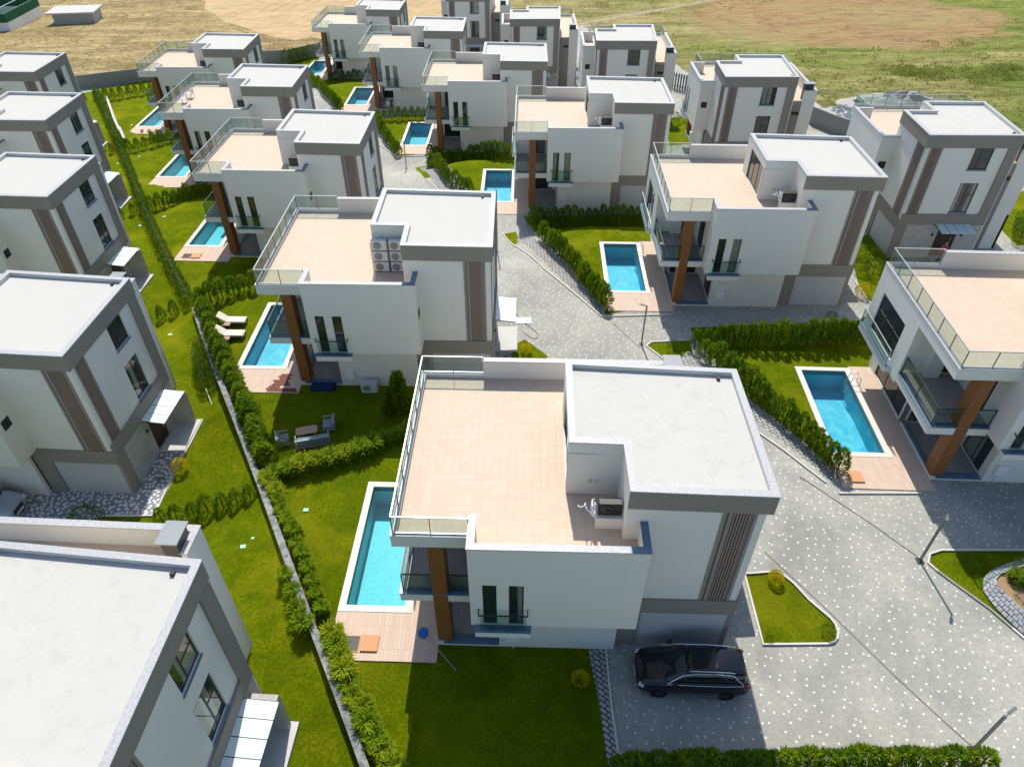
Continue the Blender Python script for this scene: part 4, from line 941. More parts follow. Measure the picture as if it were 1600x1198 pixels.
# ---------------------------------------------------------------- lamp posts
def lamp(base, top, label, head=(-.5, .05), group='lamp posts along the cobbled road', H=None):
    x, y = G(*base); z = gzf(x, y)
    a, b = (top[0] - 800) / CAM_F, (599 - top[1]) / CAM_F; c, s = math.cos(CAM_P), math.sin(CAM_P); t = y / (b * s + c)
    h = H or CAM_H + (b * c - s) * t - z
    root = empty('lamp_post', (x, y, z)); p = MB(); p.box(-.045, .045, -.045, .045, .03, h); p.build('pole', M['post'], root)
    q = MB(); q.box(-.16, .16, -.16, .16, -.1, .04); q.build('base_plate', M['dark'], root)
    d = Vector((head[0], head[1], 0)); ar = MB(); ar.bar((0, 0, h - .04), tuple(d * .35 + Vector((0, 0, h - .02))), .05); ar.build('arm', M['post'], root)
    hd = MB(); n = d.normalized(); hd.bar(tuple(d * .3 + Vector((0, 0, h))), tuple(d + Vector((0, 0, h + .05))), .12, .04); hd.build('lamp_head', M['post'], root)
    ln = MB(); ln.bar(tuple(d * .42 + Vector((0, 0, h - .035))), tuple(d * .95 + Vector((0, 0, h + .02))), .08, .01); ln.build('lamp_lens', M['white'], root)
    tag(root, label, 'lamp post', group); return h
print([round(lamp(*a), 2) for a in (((1437, 876), (1479, 804), 'dark lamp post beside the rounded tip of the right lawn, long shadow on the cobbles', (-.25, -.38)),
  ((1002, 538), (1013, 477), 'thin dark lamp post in front of the pink pool deck, behind the nearest white roof'), ((1519, 1172), (1572, 1118), 'lamp post at the bottom right corner, rising over the bright cobbles', (.5, .28)),
  ((635, 264), (632, 221), 'very thin lamp post by the small lawn tip in front of the turquoise-blue pool'))])
lamp((777, 394), (775, 312), 'tall thin pole beside the roof edge of the villa with stacked air conditioners', (-.1, .02), None, 5.6)

# ---------------------------------------------------------------- cars
M['blackpaint'] = mat('black_car_paint', (0.006, 0.006, 0.008), 0.12, 0.7); M['silver'] = mat('silver_blue_paint', (0.38, 0.43, 0.48), 0.25, 0.6, 0.3)
M['carglass'] = mat('car_window_glass', (0.01, 0.014, 0.018), 0.05, 0.9); M['chrome'] = mat('chrome', (0.75, 0.75, 0.76), 0.2, 0.5, 1.0)
M['tyre'] = mat('tyre_rubber', (0.015, 0.015, 0.015), 0.85, 0.2); M['rim'] = mat('alloy_rim', (0.12, 0.12, 0.13), 0.35, 0.5, 0.8)
M['redlamp'] = mat('red_lamp_glass', (0.35, 0.01, 0.015), 0.2, 0.6); M['clearlamp'] = mat('headlamp_glass', (0.55, 0.58, 0.6), 0.12, 0.8)
def loft(secs, caps=True):
    mb = MB(); n = len(secs[0]); vs = [p for s in secs for p in s]; fs = []
    for i in range(len(secs) - 1):
        for k in range(n): fs.append((i * n + k, i * n + (k + 1) % n, (i + 1) * n + (k + 1) % n, (i + 1) * n + k))
    if caps: fs += [tuple(range(n)), tuple(range((len(secs) - 1) * n, len(secs) * n))]
    mb.add(vs, fs); return mb
def car(name, paint, label, cat, loc, rz):
    root = empty(name, loc, rz)          # nose towards -x, length 4.7, width 1.9
    body = []
    for x, w_, zt, zs, zb in ((-2.34, .58, .62, .52, .36), (-2.27, .80, .80, .58, .27), (-2.05, .90, .93, .66, .24), (-1.6, .94, 1.0, .72, .24), (-1.0, .955, 1.05, .78, .24), (-.4, .96, 1.07, .82, .24), (.6, .96, 1.08, .84, .24), (1.5, .955, 1.1, .86, .25), (2.0, .93, 1.1, .86, .28), (2.28, .87, 1.04, .82, .34), (2.36, .76, .86, .7, .45)):
        body.append([(x, -w_ * .93, zb), (x, -w_, zb + .14), (x, -w_ * .985, zs), (x, -w_ * .955, zt - .07), (x, -w_ * .84, zt), (x, -w_ * .4, zt + .035), (x, w_ * .4, zt + .035), (x, w_ * .84, zt), (x, w_ * .955, zt - .07), (x, w_ * .985, zs), (x, w_, zb + .14), (x, w_ * .93, zb)])
    b = loft(body).build('body', M[paint], root, smooth=True); sb = b.modifiers.new('s', 'SUBSURF'); sb.levels = sb.render_levels = 2
    gh = []
    for x, wb, wt, z0, z1 in ((-1.28, .80, .72, 1.04, 1.09), (-.95, .86, .70, 1.04, 1.28), (-.45, .88, .67, 1.04, 1.56), (.1, .885, .66, 1.04, 1.635), (.9, .885, .655, 1.05, 1.64), (1.6, .87, .64, 1.06, 1.585), (2.0, .84, .62, 1.06, 1.48), (2.24, .80, .62, 1.05, 1.16)):
        gh.append([(x, -wb, z0), (x, -(wb + wt) / 2 - .01, (z0 + z1) / 2), (x, -wt, z1 - .03), (x, -wt * .8, z1), (x, 0, z1 + .015), (x, wt * .8, z1), (x, wt, z1 - .03), (x, (wb + wt) / 2 + .01, (z0 + z1) / 2), (x, wb, z0)])
    g = loft(gh).build('windows', M['carglass'], root, smooth=True); sb = g.modifiers.new('s', 'SUBSURF'); sb.levels = sb.render_levels = 2
    rf = []
    for x, w_, z in ((-.36, .62, 1.595), (-.1, .65, 1.645), (.5, .655, 1.668), (1.2, .65, 1.65), (1.7, .63, 1.59), (2.02, .60, 1.505), (2.12, .58, 1.47)):
        rf.append([(x, -w_, z - .03), (x, -w_ * .7, z), (x, 0, z + .012), (x, w_ * .7, z), (x, w_, z - .03), (x, w_ * .7, z - .04), (x, 0, z - .04), (x, -w_ * .7, z - .04)])
    r = loft(rf).build('roof', M[paint], root, smooth=True)
    q = MB()
    q.add([(-.1, -.42, 1.672), (.95, -.42, 1.69), (.95, .42, 1.69), (-.1, .42, 1.672), (-.1, -.42, 1.66), (.95, -.42, 1.66), (.95, .42, 1.66), (-.1, .42, 1.66)], [(0, 1, 2, 3), (0, 4, 5, 1), (1, 5, 6, 2), (2, 6, 7, 3), (3, 7, 4, 0)]); q.build('sunroof', M['carglass'], r)
    for s in (-1, 1):
        m_ = MB(); m_.tube([(-.32, s * .60, 1.62), (-.2, s * .605, 1.70), (.5, s * .61, 1.725), (1.45, s * .60, 1.68), (1.62, s * .59, 1.61)], .022, 8); m_.build('roof_rail', M['chrome'], root, smooth=True)
        m_ = MB(); m_.tube([(-1.15, s * .885, 1.085), (-.55, s * .715, 1.52), (0, s * .665, 1.62), (.9, s * .66, 1.63), (1.55, s * .67, 1.57), (2.0, s * .845, 1.15)], .013, 6); m_.tube([(-1.15, s * .9, 1.085), (0, s * .92, 1.1), (1.2, s * .92, 1.12), (2.0, s * .88, 1.14)], .012, 6); m_.build('window_trim', M['chrome'], root)
        m_ = MB(); m_.bar((-1.0, s * .97, .40), (1.3, s * .975, .40), .03, .03); m_.build('sill_trim', M['chrome'], root)
        m_ = MB(); m_.obox((-.82, s * 1.03, 1.12), .1, .11, .075, Matrix.Identity(3)); mr = m_.build('wing_mirror', M[paint], root, bevel=.03)
        m_ = MB(); m_.obox((-2.14, s * .70, .74), .12, .16, .06, Matrix.Rotation(s * .5, 3, 'Z')); m_.build('headlight', M['clearlamp'], root, bevel=.03)
        m_ = MB(); m_.obox((2.22, s * .74, .93), .10, .16, .07, Matrix.Rotation(-s * .4, 3, 'Z')); m_.build('tail_light', M['redlamp'], root, bevel=.03)
        for x in (-1.42, 1.42):
            t = MB(); prof = [(.0, .36), (.03, .37), (.2, .37), (.24, .34)]
            t.tube([(x, s * .73, .36), (x, s * .76, .36), (x, s * .93, .36), (x, s * .955, .36)], [.33, .36, .36, .33], 28); w_ = t.build('wheel', M['tyre'], root, smooth=False)
            rr = MB(); rr.tube([(x, s * .94, .36), (x, s * .962, .36)], .07, 14)
            for k in range(10):
                a = k * math.pi / 5; rr.bar((x + .05 * math.cos(a), s * .956, .36 + .05 * math.sin(a)), (x + .24 * math.cos(a), s * .958, .36 + .24 * math.sin(a)), .035, .012)
            rr.build('rim', M['rim'], w_)
    gr = MB(); gr.obox((-2.33, 0, .62), .03, .38, .13, Matrix.Identity(3)); gr.build('grille', M['dark'], root, bevel=.02)
    for z in (.56, .62, .68): pass
    pl = MB(); pl.obox((-2.375, 0, .46), .008, .26, .055, Matrix.Identity(3)); pl.build('number_plate', M['white'], root)
    tag(root, label, cat); return root
cx_, cy_ = G(1080, 1062); car('parked_car', 'blackpaint', 'black SUV parked on the shaded cobbles in front of the garage wall', 'car', (cx_ - .12, cy_ + .1, gzf(cx_, cy_)), R(-2.5)).scale = (.96, .96, .96)
cx_, cy_ = G(-32, 808); car('parked_car', 'silver', 'silver-blue car cut off by the left edge, parked below the white-roofed villa', 'car', (cx_, cy_ + .3, gzf(cx_, cy_)), R(180 - 4))

# ---------------------------------------------------------------- air conditioners
M['casing'] = mat('painted_metal_casing', (0.55, 0.55, 0.53), 0.5, 0.4)
def ac(name, loc, rz, label, dark=False, plinth=0, cables=False, group=None, w_=.85, h=.62, d=.32, parent_k=None):
    root = empty(name, loc, rz); z0 = plinth
    if plinth: p = MB(); p.box(-.5, .5, -.3, .28, 0, plinth - .03); p.build('plinth', M['wall'], root)
    c = MB(); c.box(-w_ / 2, w_ / 2, -d / 2, d / 2, z0, z0 + h); c.build('casing', M['black' if dark else 'casing'], root, bevel=.015)
    f = MB(); f.tube([(-.12, -d / 2 - .004, z0 + h / 2), (-.12, -d / 2 - .02, z0 + h / 2)], .235, 24); fn = f.build('fan_grille', M['post' if not dark else 'dark'], root)
    g = MB()
    for k in range(4): 
        rr = .06 + k * .055; pts = [(-.12 + rr * math.cos(a * math.pi / 10), -d / 2 - .026, z0 + h / 2 + rr * math.sin(a * math.pi / 10)) for a in range(21)]; g.tube(pts, .005, 4)
    for k in range(3): a = k * 2.1; g.bar((-.12, -d / 2 - .024, z0 + h / 2), (-.12 + .2 * math.cos(a), -d / 2 - .024, z0 + h / 2 + .2 * math.sin(a)), .06, .006)
    g.build('fan_blades', M['casing' if not dark else 'dark'], fn)
    if cables:
        r_ = random.Random(hash(label) % 97 if False else len(label)); q = MB()
        for s in range(3):
            pts = []
            for k in range(26):
                a = k * .5 + s * 2; rr = .22 + .06 * math.sin(k * 1.3 + s)
                pts.append((-.62 - .3 * rr * math.cos(a) - .02 * k * (s == 0), -.15 + rr * math.sin(a) * .9, z0 + h * .3 + .15 * math.sin(k * .7 + s) + .02 * k))
            q.tube(pts, .02, 6)
        q.build('pipe_coil', M['white'], root, smooth=True)
    tag(root, label, 'air conditioner', group); return root
def lw(k, x, y, z): X, Y = loc2w(k, x, y); return (X, Y, HOUSES[k][2] + z)
names = [('top', .0), ('middle', 0), ('bottom', 0)]
for j in range(3):
    for i in range(2):
        ac('air_conditioner', lw('b', .48 + i * .98, -5.25, 7.24 + (2 - j) * .70), hrot('b'), f'{("top", "middle", "bottom")[j]} {("left", "right")[i]} white unit of the six air conditioners stacked on the terrace', group='six stacked air conditioners')
rk = MB()
for x in (-.02, .97, 1.93):
    rk.bar((x, -5.1, 7.2), (x, -5.1, 9.2), .04); rk.bar((x, -5.42, 7.2), (x, -5.42, 9.2), .04)
for z in (7.215, 7.915, 8.615):
    rk.bar((-.02, -5.1, z), (1.93, -5.1, z), .03); rk.bar((-.02, -5.42, z), (1.93, -5.42, z), .03)
o = rk.build('metal_rack', M['post']); X, Y, Z, _ = HOUSES['b']; o.location = (X, Y, Z); o.rotation_euler.z = hrot('b'); tag(o, 'thin steel rack holding the six stacked air conditioners', 'rack')
ac('air_conditioner', lw('b', -.75, -8.0, .05), hrot('b'), 'white air conditioner on the ground by the wall, left of the tall dark conifer', w_=1.0, h=.8, d=.38)
for k, lab in (('m', 'dark air conditioner with tangled white pipes on the nearest terrace'), ('c', 'dark air conditioner with white pipe loop on the terrace of the lamp post villa'), ('d', 'small dark air conditioner on the terrace of the villa with the stained roof'),
               ('e', 'small dark air conditioner on the terrace behind the one with six units'), ('f', 'tiny dark air conditioner on the terrace next to the long dark hedge villa'), ('g', 'tiny dark air conditioner on the terrace above the white outdoor chairs'), ('b2', 'tiny dark air conditioner on the terrace with white patio furniture'), ('a', 'tiny dark air conditioner on the rearmost terrace of the left pool row')):
    ac('air_conditioner', lw(k, 1.55, -6.3, 7.2), hrot(k) , lab, True, .62, k in 'mcd')
# ---------------------------------------------------------------- garden furniture
M['cream'] = mat('cream_cushion', (0.66, 0.60, 0.50), 0.9, 0.2); M['bluegrey'] = mat('blue_grey_cushion', (0.22, 0.27, 0.32), 0.9, 0.2); M['rattan'] = mat('dark_rattan', (0.035, 0.03, 0.028), 0.7, 0.3)
M['pink'] = mat('pink_brown_table', (0.36, 0.2, 0.17), 0.6, 0.3); M['whitewood'] = mat('white_metal_frame', (0.7, 0.7, 0.68), 0.4, 0.4); M['wood'] = mat('weathered_wood', (0.30, 0.19, 0.12), 0.7, 0.3, build=b_plaster((0.30, 0.19, 0.12), 0.2, False))
M['blue'] = mat('blue_net', (0.01, 0.12, 0.45), 0.6, 0.3); M['valve'] = mat('pale_green_plastic', (0.35, 0.62, 0.42), 0.6, 0.3); M['red'] = mat('red_cloth', (0.5, 0.04, 0.06), 0.9, 0.2)
def sunbed(px, label):
    p = G(*px); root = empty('sunbed', at(p), R(-1)); f = MB()
    for y in (-.33, .33): f.bar((-.35, y, .30), (1.0, y, .30), .05)
    for x in (-.35, 1.0): f.bar((x, -.33, .30), (x, .33, .30), .05)
    for x in (-.85, -.3, .95):
        for y in (-.33, .33): f.bar((x, y, 0), (x, y, .3 if x > -.5 else .3), .05)
    for y in (-.33, .33): f.bar((-1.0, y, .28), (-.35, y, .30), .05)
    f.build('frame', M['wood'], root)
    c = MB(); c.box(-.33, 1.02, -.34, .34, .33, .43); c.build('seat_cushion', M['cream'], root, bevel=.03)
    c = MB(); a = R(38); ca, sa = math.cos(a), math.sin(a); Mx = Matrix(((-ca, 0, sa), (0, 1, 0), (sa, 0, ca))); c.obox((-.34 - .36 * ca, 0, .40 + .36 * sa), .36, .34, .05, Mx); c.build('backrest_cushion', M['cream'], root, bevel=.03)
    tag(root, label, 'sunbed', 'two cream sunbeds by the pool'); return root
sunbed((364, 506), 'cream sunbed farther from us of the two beside the narrow blue pool'); sunbed((361, 527), 'cream sunbed nearer to us of the two beside the narrow blue pool')
for px, l in (((357, 513), 'small pink-brown side table between the two cream sunbeds'), ((356, 535), 'small pink-brown side table in front of the nearer cream sunbed')):
    p = G(*px); root = empty('side_table', at(p)); t = MB(); t.box(-.22, .22, -.2, .2, .36, .40); t.build('table_top', M['pink'], root)
    for sx in (-.18, .18):
        for sy in (-.16, .16): q = MB(); q.bar((sx, sy, 0), (sx, sy, .36), .035); q.build('leg', M['wood'], root)
    tag(root, l, 'side table')
M['metalgrey'] = mat('grey_metal_frame', (0.30, 0.31, 0.32), 0.5, 0.4)
def seat(name, px, w_, rz, label, cat):
    p = G(*px); root = empty(name, at(p), rz); h = w_ / 2; f = MB()      # faces +y
    f.box(-h, h, -.36, .34, .14, .26)
    for x in (-h + .03, h - .03):
        for y in (-.33, .31): f.bar((x, y, 0), (x, y, .6 if y > 0 else .74), .045)
        f.bar((x, -.33, .6), (x, .31, .6), .05)
    f.bar((-h, -.35, .74), (h, -.35, .74), .05)
    n = int(w_ / .12)
    for i in range(n): x = -h + .06 + (w_ - .12) * i / (n - 1); f.bar((x, -.35, .25), (x, -.35, .74), .03, .02)
    f.build('frame', M['metalgrey'], root)
    c = MB(); c.box(-h + .06, h - .06, -.28, .33, .27, .40); c.build('seat_cushion', M['bluegrey'], root, bevel=.03)
    c = MB(); c.box(-h + .08, h - .08, -.33, -.2, .40, .72); c.build('back_cushion', M['bluegrey'], root, bevel=.03)
    tag(root, label, cat)
seat('garden_sofa', (490, 694), 1.9, R(14), 'long garden sofa with blue-grey cushions in the shade before the feathery hedge', 'sofa')
seat('garden_armchair', (444, 692), .85, R(-70), 'left garden armchair beside the round clipped bush', 'armchair')
seat('garden_armchair', (515, 668), .85, R(100), 'right garden armchair at the far end of the wooden table', 'armchair')
p = G(481, 680); root = empty('garden_table', at(p), R(14)); t = MB(); t.prism([(-.62, -.22), (-.5, -.33), (.5, -.33), (.62, -.22), (.62, .22), (.5, .33), (-.5, .33), (-.62, .22)], .40, .45); t.build('table_top', mat('brown_table_wood', (0.42, 0.29, 0.19), 0.6, 0.3, build=b_plaster((0.42, 0.29, 0.19), 0.15, False)), root)
for sx in (-.45, .45):
    for sy in (-.22, .22): q = MB(); q.bar((sx, sy, 0), (sx, sy, .4), .05); q.build('leg', M['whitewood'], root)
tag(root, 'low wooden garden table between the two armchairs on the shaded lawn', 'table')
st = MB(); st.box(-.75, .75, -.3, .3, 0, .3); o = st.build('entrance_step', mat('dark_blue_mat', (0.01, 0.03, 0.10), 0.8, 0.2)); X, Y = loc2w('b', -3.75, -7.75); o.location = (X, Y, gzf(X, Y)); o.rotation_euler.z = hrot('b'); tag(o, 'dark blue step below the ground window by the brick patch', 'step')
# pool net
a, b = G(662, 990), G(713, 1049); root = empty('pool_net', at(a, .06)); q = MB(); q.tube([(0.1, -.1, .03), (b[0] - a[0], b[1] - a[1], gzf(*b) - gzf(*a) + .02)], .018, 6); q.build('pole', M['rail'], root)
q = MB(); q.prism([(-.26, .1), (-.2, -.18), (.06, -.26), (.2, -.05), (.16, .2), (-.05, .28)], -.01, .05); q.build('net', M['blue'], root, bevel=.01); tag(root, 'blue pool net with long white pole lying from the deck onto the dark lawn', 'pool net')
for i, (px, l) in enumerate((((478, 797), 'near the feathery hedge left of the turquoise pool'), ((380, 854), 'the larger one above the closest villa'), ((395, 841), 'the smaller one above the closest villa'), ((266, 523), 'left of the dark bushes and stake'),
    ((326, 514), 'beside the head of the sunbeds'), ((257, 339), 'right of the ivy fence on the middle lawn'), ((219, 353), 'left of the ivy fence on the middle lawn'), ((184, 256), 'left of the ivy fence on the farther lawn'), ((218, 245), 'right of the ivy fence on the farther lawn'), ((206, 196), 'on the farthest lawn below the boundary wall'))):
    p = G(*px); q = MB(); s = .14 if 'smaller' not in l else .08; q.box(-s, s, -s * .8, s * .8, -.1, .05); o = q.build('valve_cover', M['valve'], bevel=.02); o.location = at(p); o.rotation_euler.z = R(8 * i); tag(o, 'pale green valve cover in the grass, ' + l, 'valve cover', 'valve covers in the lawns')
q = MB(); a, b = at(G(325, 616), .5), at(G(331, 632), .0); q.bar(a, b, .05); tag(q.build('wooden_stake', M['concrete']), 'pale leaning stake left of the stone wall among the dark bushes', 'stake')
# hose on the road
hp = smooth_poly(GP([(800, 478), (812, 500), (840, 520), (842, 528), (832, 530), (818, 520)]), 3, False); q = MB(); q.tube([at(x, .03) for x in hp], .016, 6); tag(q.build('garden_hose', mat('green_hose', (0.05, 0.12, 0.08), 0.6, 0.3)), 'thin green hose looped on the bright road behind the nearest villa', 'hose')
q = MB(); q.box(-.55, .55, -.35, .35, -.1, .05); o = q.build('covered_manhole', M['white'], bevel=.02); o.location = at(G(818, 501)); tag(o, 'small white slab on the bright road by the hose', 'slab')
# white outdoor chairs by villa g, furniture on terrace of b2
def chair(p, rz, label, cat='chair', name='outdoor_chair', g=None, z=None):
    root = empty(name, p, rz); f = MB()
    for x in (-.25, .25):
        for y in (-.25, .25): q = MB(); q.bar((x, y, 0), (x, y, .43), .05); q.build('leg', M['whitewood'], root)
        f.bar((x, -.25, .66), (x, .25, .66), .05)
    f.build('armrest', M['whitewood'], root); s = MB(); s.box(-.27, .27, -.27, .27, .42, .48); s.build('seat', M['white'], root); s = MB(); s.box(-.27, .27, -.29, -.24, .48, .95); s.build('backrest', M['white'], root)
    tag(root, label, cat, g)
x, y = G(606, 170); chair((x, y, gzf(x, y)), R(160), 'left one of the two white outdoor chairs under the villa wall'); x, y = G(618, 170); chair((x, y, gzf(x, y)), R(200), 'right one of the two white outdoor chairs under the villa wall')
root = empty('outdoor_table', at(G(612, 163))); q = MB(); q.box(-.6, .6, -.45, .45, .7, .75); q.build('table_top', M['white'], root)
for sx in (-.5, .5):
    for sy in (-.38, .38): q = MB(); q.bar((sx, sy, 0), (sx, sy, .7), .06); q.build('leg', M['whitewood'], root)
tag(root, 'white table behind the two white outdoor chairs', 'table')
chair(lw('b2', -5.4, -3.6, 7.2), R(100), 'nearer white chair on the terrace of the second villa from the back'); chair(lw('b2', -5.3, -2.2, 7.2), R(80), 'farther white chair on the terrace of the second villa from the back')
# towels / mat
for i in range(3):
    q = MB(); q.box(-.18, .18, -.6, .6, 0, .04); o = q.build('folded_towel', M['redbrick']); X, Y = loc2w('a', -8.4 + i * .9, -7.4); o.location = (X, Y, HOUSES['a'][2] + .052); o.rotation_euler.z = R(20); tag(o, ('left', 'middle', 'right')[i] + ' one of the three dark towels on the farthest left pool deck', 'towel', 'dark towels on the pool deck')
q = MB(); q.box(-.8, .8, -.9, .9, 0, .05); o = q.build('pool_mat', mat('sea_green_mat', (0.03, 0.5, 0.42), 0.7, 0.3)); X, Y = loc2w('e', -7.9, .2); o.location = (X, Y, HOUSES['e'][2] - .07); o.rotation_euler.z = R(-4); tag(o, 'sea-green mat floating at the far end of the light blue pool', 'mat')
# planter pot
p = G(897, 326); root = empty('potted_plant', at(p)); q = MB(); q.tube([(0, 0, 0), (0, 0, .45)], [.16, .22], 14); q.build('pot', M['dark'], root); c = conifer_mesh(.8, .35, 160, 9, 'crown', 'conifer', True); c.parent = root; c.location.z = .4; tag(root, 'dark potted plant in front of the villa wall above the walled lawn hedge', 'potted plant')
# ---------------------------------------------------------------- stone planter, right edge
def planter():
    outer = [(1640, 868), (1600, 872), (1569, 883), (1545, 893), (1534, 906), (1535, 925), (1550, 946), (1572, 968), (1600, 993), (1640, 1022)]
    inner = [(1640, 880), (1604, 884), (1582, 890), (1564, 897), (1556, 905), (1558, 914), (1572, 926), (1588, 942), (1606, 960), (1640, 985)]
    O = GP(outer); I = [G(*p, .55) for p in inner]; n = len(O); root = empty('stone_planter', (0, 0, 0)); mb = MB(); K = 5; vs = []
    O2 = densify(O, .3)
    def res(P, m):
        seg = [math.dist(P[i], P[i + 1]) for i in range(len(P) - 1)]; T = sum(seg); out = []
        for k in range(m):
            s = T * k / (m - 1)
            for i, l in enumerate(seg):
                if s <= l + 1e-6: out.append((P[i][0] + (P[i + 1][0] - P[i][0]) * s / l, P[i][1] + (P[i + 1][1] - P[i][1]) * s / l)); break
                s -= l
        return out
    m = 60; A = res(O, m); B = res(I, m); z0 = gzf(*A[m // 2]); rr = random.Random(2)
    for c_ in range(4):
        off = 0 if c_ % 2 else 1
        for i in range(off, m - 2, 2):
            u0, u1 = c_ / 4 + .02, (c_ + 1) / 4 - .02; g = .12; q = []
            for (j, fj), u in (((i, g), u0), ((i + 2, -g), u0), ((i + 2, -g), u1), ((i, g), u1)):
                k0 = min(m - 1, max(0, j + (1 if fj > 0 else -1))) ; f_ = abs(fj)
                ax = A[j][0] * (1 - f_) + A[k0][0] * f_; ay = A[j][1] * (1 - f_) + A[k0][1] * f_; bx = B[j][0] * (1 - f_) + B[k0][0] * f_; by = B[j][1] * (1 - f_) + B[k0][1] * f_
                q.append((ax + (bx - ax) * u, ay + (by - ay) * u, z0 + .05 + .5 * u))
            h = rr.uniform(.03, .07); mb.add(q + [(x, y, z + h) for x, y, z in q], [(4, 5, 6, 7), (0, 1, 5, 4), (1, 2, 6, 5), (2, 3, 7, 6), (3, 0, 4, 7)])
    mb.build('stone_courses', M['granite'], root)
    bd = MB(); vs = [(*a, z0 - .2) for a in A] + [(*b, z0 + .53) for b in B]; bd.add(vs, [(i, i + 1, m + i + 1, m + i) for i in range(m - 1)]); bd.build('bedding', M['dark'], root)
    so_ = MB(); so_.add([(*b, z0 + .5) for b in B], [tuple(range(m))]); so_.build('soil', M['soil'], root); tag(root, 'curved planter of laid grey stone courses at the right edge with dry plants', 'planter')
    for px, k, h, l in (((1600, 895), 'bush', .8, 'green plant at the back of the curved stone planter'), ((1585, 905), 'bamboo', .6, 'dry spiky plant at the left rim of the curved stone planter'), ((1600, 925), 'bush', .7, 'dark green plant in the middle of the curved stone planter'), ((1612, 912), 'bamboo', .8, 'tall bright plant at the right of the curved stone planter')):
        x, y = G(*px, .5); plant(k, (x, y), h, l, 'plant', None, 1, rs, 1.4, h0=.5)
planter()
# ---------------------------------------------------------------- beyond the estate
def shed():
    p = G(118, 38); root = empty('stone_shed', at(p), R(8)); w_ = MB(); w_.box(-4.2, 4.2, 0, 5.5, -1, 2.0); w_.build('wall', M['stone'], root); r = MB(); r.box(-5.4, 4.6, -.5, 6.6, 2.0, 2.35); r.build('roof', M['concrete'], root, bevel=.05); tag(root, 'small stone shed with pale flat roof in the dry grass, top left', 'shed')
shed()
def pitch():
    p = G(-10, 50); root = empty('fenced_pitch', at(p), R(3)); gm = mat('green_tarpaulin', (0.01, 0.10, 0.045), 0.7, 0.3)
    x0, x1, y0, y1 = -14, 3.6, 0, 15; b = MB(); b.ring([(x0, y0), (x1, y0), (x1, y1), (x0, y1)], [(x0 + .25, y0 + .25), (x1 - .25, y0 + .25), (x1 - .25, y1 - .25), (x0 + .25, y1 - .25)], -1.5, 1.7); b.build('white_base_wall', M['white'], root)
    b = MB(); b.ring([(x0 - .05, y0 - .05), (x1 + .05, y0 - .05), (x1 + .05, y1 + .05), (x0 - .05, y1 + .05)], [(x0 + .3, y0 + .3), (x1 - .3, y0 + .3), (x1 - .3, y1 - .3), (x0 + .3, y1 - .3)], 1.7, 3.4); b.build('green_screen', gm, root)
    b = MB(); b.box(x0 + .3, x1 - .3, y0 + .3, y1 - .3, -1, .02); b.build('pitch_surface', M['lawn'], root)
    b = MB()
    for x in (-9, -4, 0): b.bar((x, .3, 3.35), (x, y1 - .3, 3.35), .12)
    b.build('roof_bars', M['white'], root); tag(root, 'small green-screened enclosure with white base wall in the top left corner', 'enclosure')
pitch()
def heap(name, px, rx, ry, h, m, seed, label, cat, n=18):
    p = G(*px); rr = random.Random(seed); mb = MB(); vs = [(0, 0, h)]; fs = []; R_ = 7; 
    for j in range(1, R_ + 1):
        for i in range(n):
            a = 2 * math.pi * i / n; k = j / R_; q = 1 + rr.uniform(-.18, .18)
            vs.append((rx * k * q * math.cos(a), ry * k * q * math.sin(a), h * (1 - k) ** 1.1 * (1 + rr.uniform(-.25, .25)) - (.3 if j == R_ else 0)))
    for i in range(n): fs.append((0, 1 + i, 1 + (i + 1) % n))
    for j in range(R_ - 1):
        for i in range(n): a = 1 + j * n; fs.append((a + i, a + n + i, a + n + (i + 1) % n, a + (i + 1) % n))
    mb.add(vs, fs); o = mb.build(name, m); o.location = at(p); tag(o, label, cat); return o
M['gravel'] = mat('grey_gravel', (0.36, 0.35, 0.33), 0.95, 0.1, build=b_plaster((0.36, 0.35, 0.33), 0.25, False))
heap('gravel_pile', (1412, 166), 8, 4.5, 1.9, M['gravel'], 3, 'big grey gravel pile behind the terrace railing of the upper right villa', 'gravel pile')
heap('rubble_pile', (1312, 178), 3.0, 1.6, 1.1, M['concrete'], 5, 'pale rubble heap between the two turned villas at the right', 'rubble pile')
for i, (px, m_, l) in enumerate((((1270, 190), M['white'], 'white rubbish sack beside the turned villa wall, left of the blue one'), ((1283, 190), mat('light_blue_sack', (0.2, 0.5, 0.68), 0.6, 0.3), 'light blue rubbish sack by the boundary wall'), ((1300, 178), M['white'], 'white rubbish sack on the left side of the rubble heap'), ((1322, 184), M['white'], 'white rubbish sack on the right side of the rubble heap'))):
    o = heap('rubbish_sack', px, .9, .7, .9, m_, 20 + i, l, 'sack', 12)
pk = MB(); a, b = at(G(1282, 148), .4), at(G(1300, 162), 1.4); pk.bar(a, b, .12); tag(pk.build('timber_beam', M['concrete']), 'long pale beam leaning in the grass behind the turned villas', 'beam')
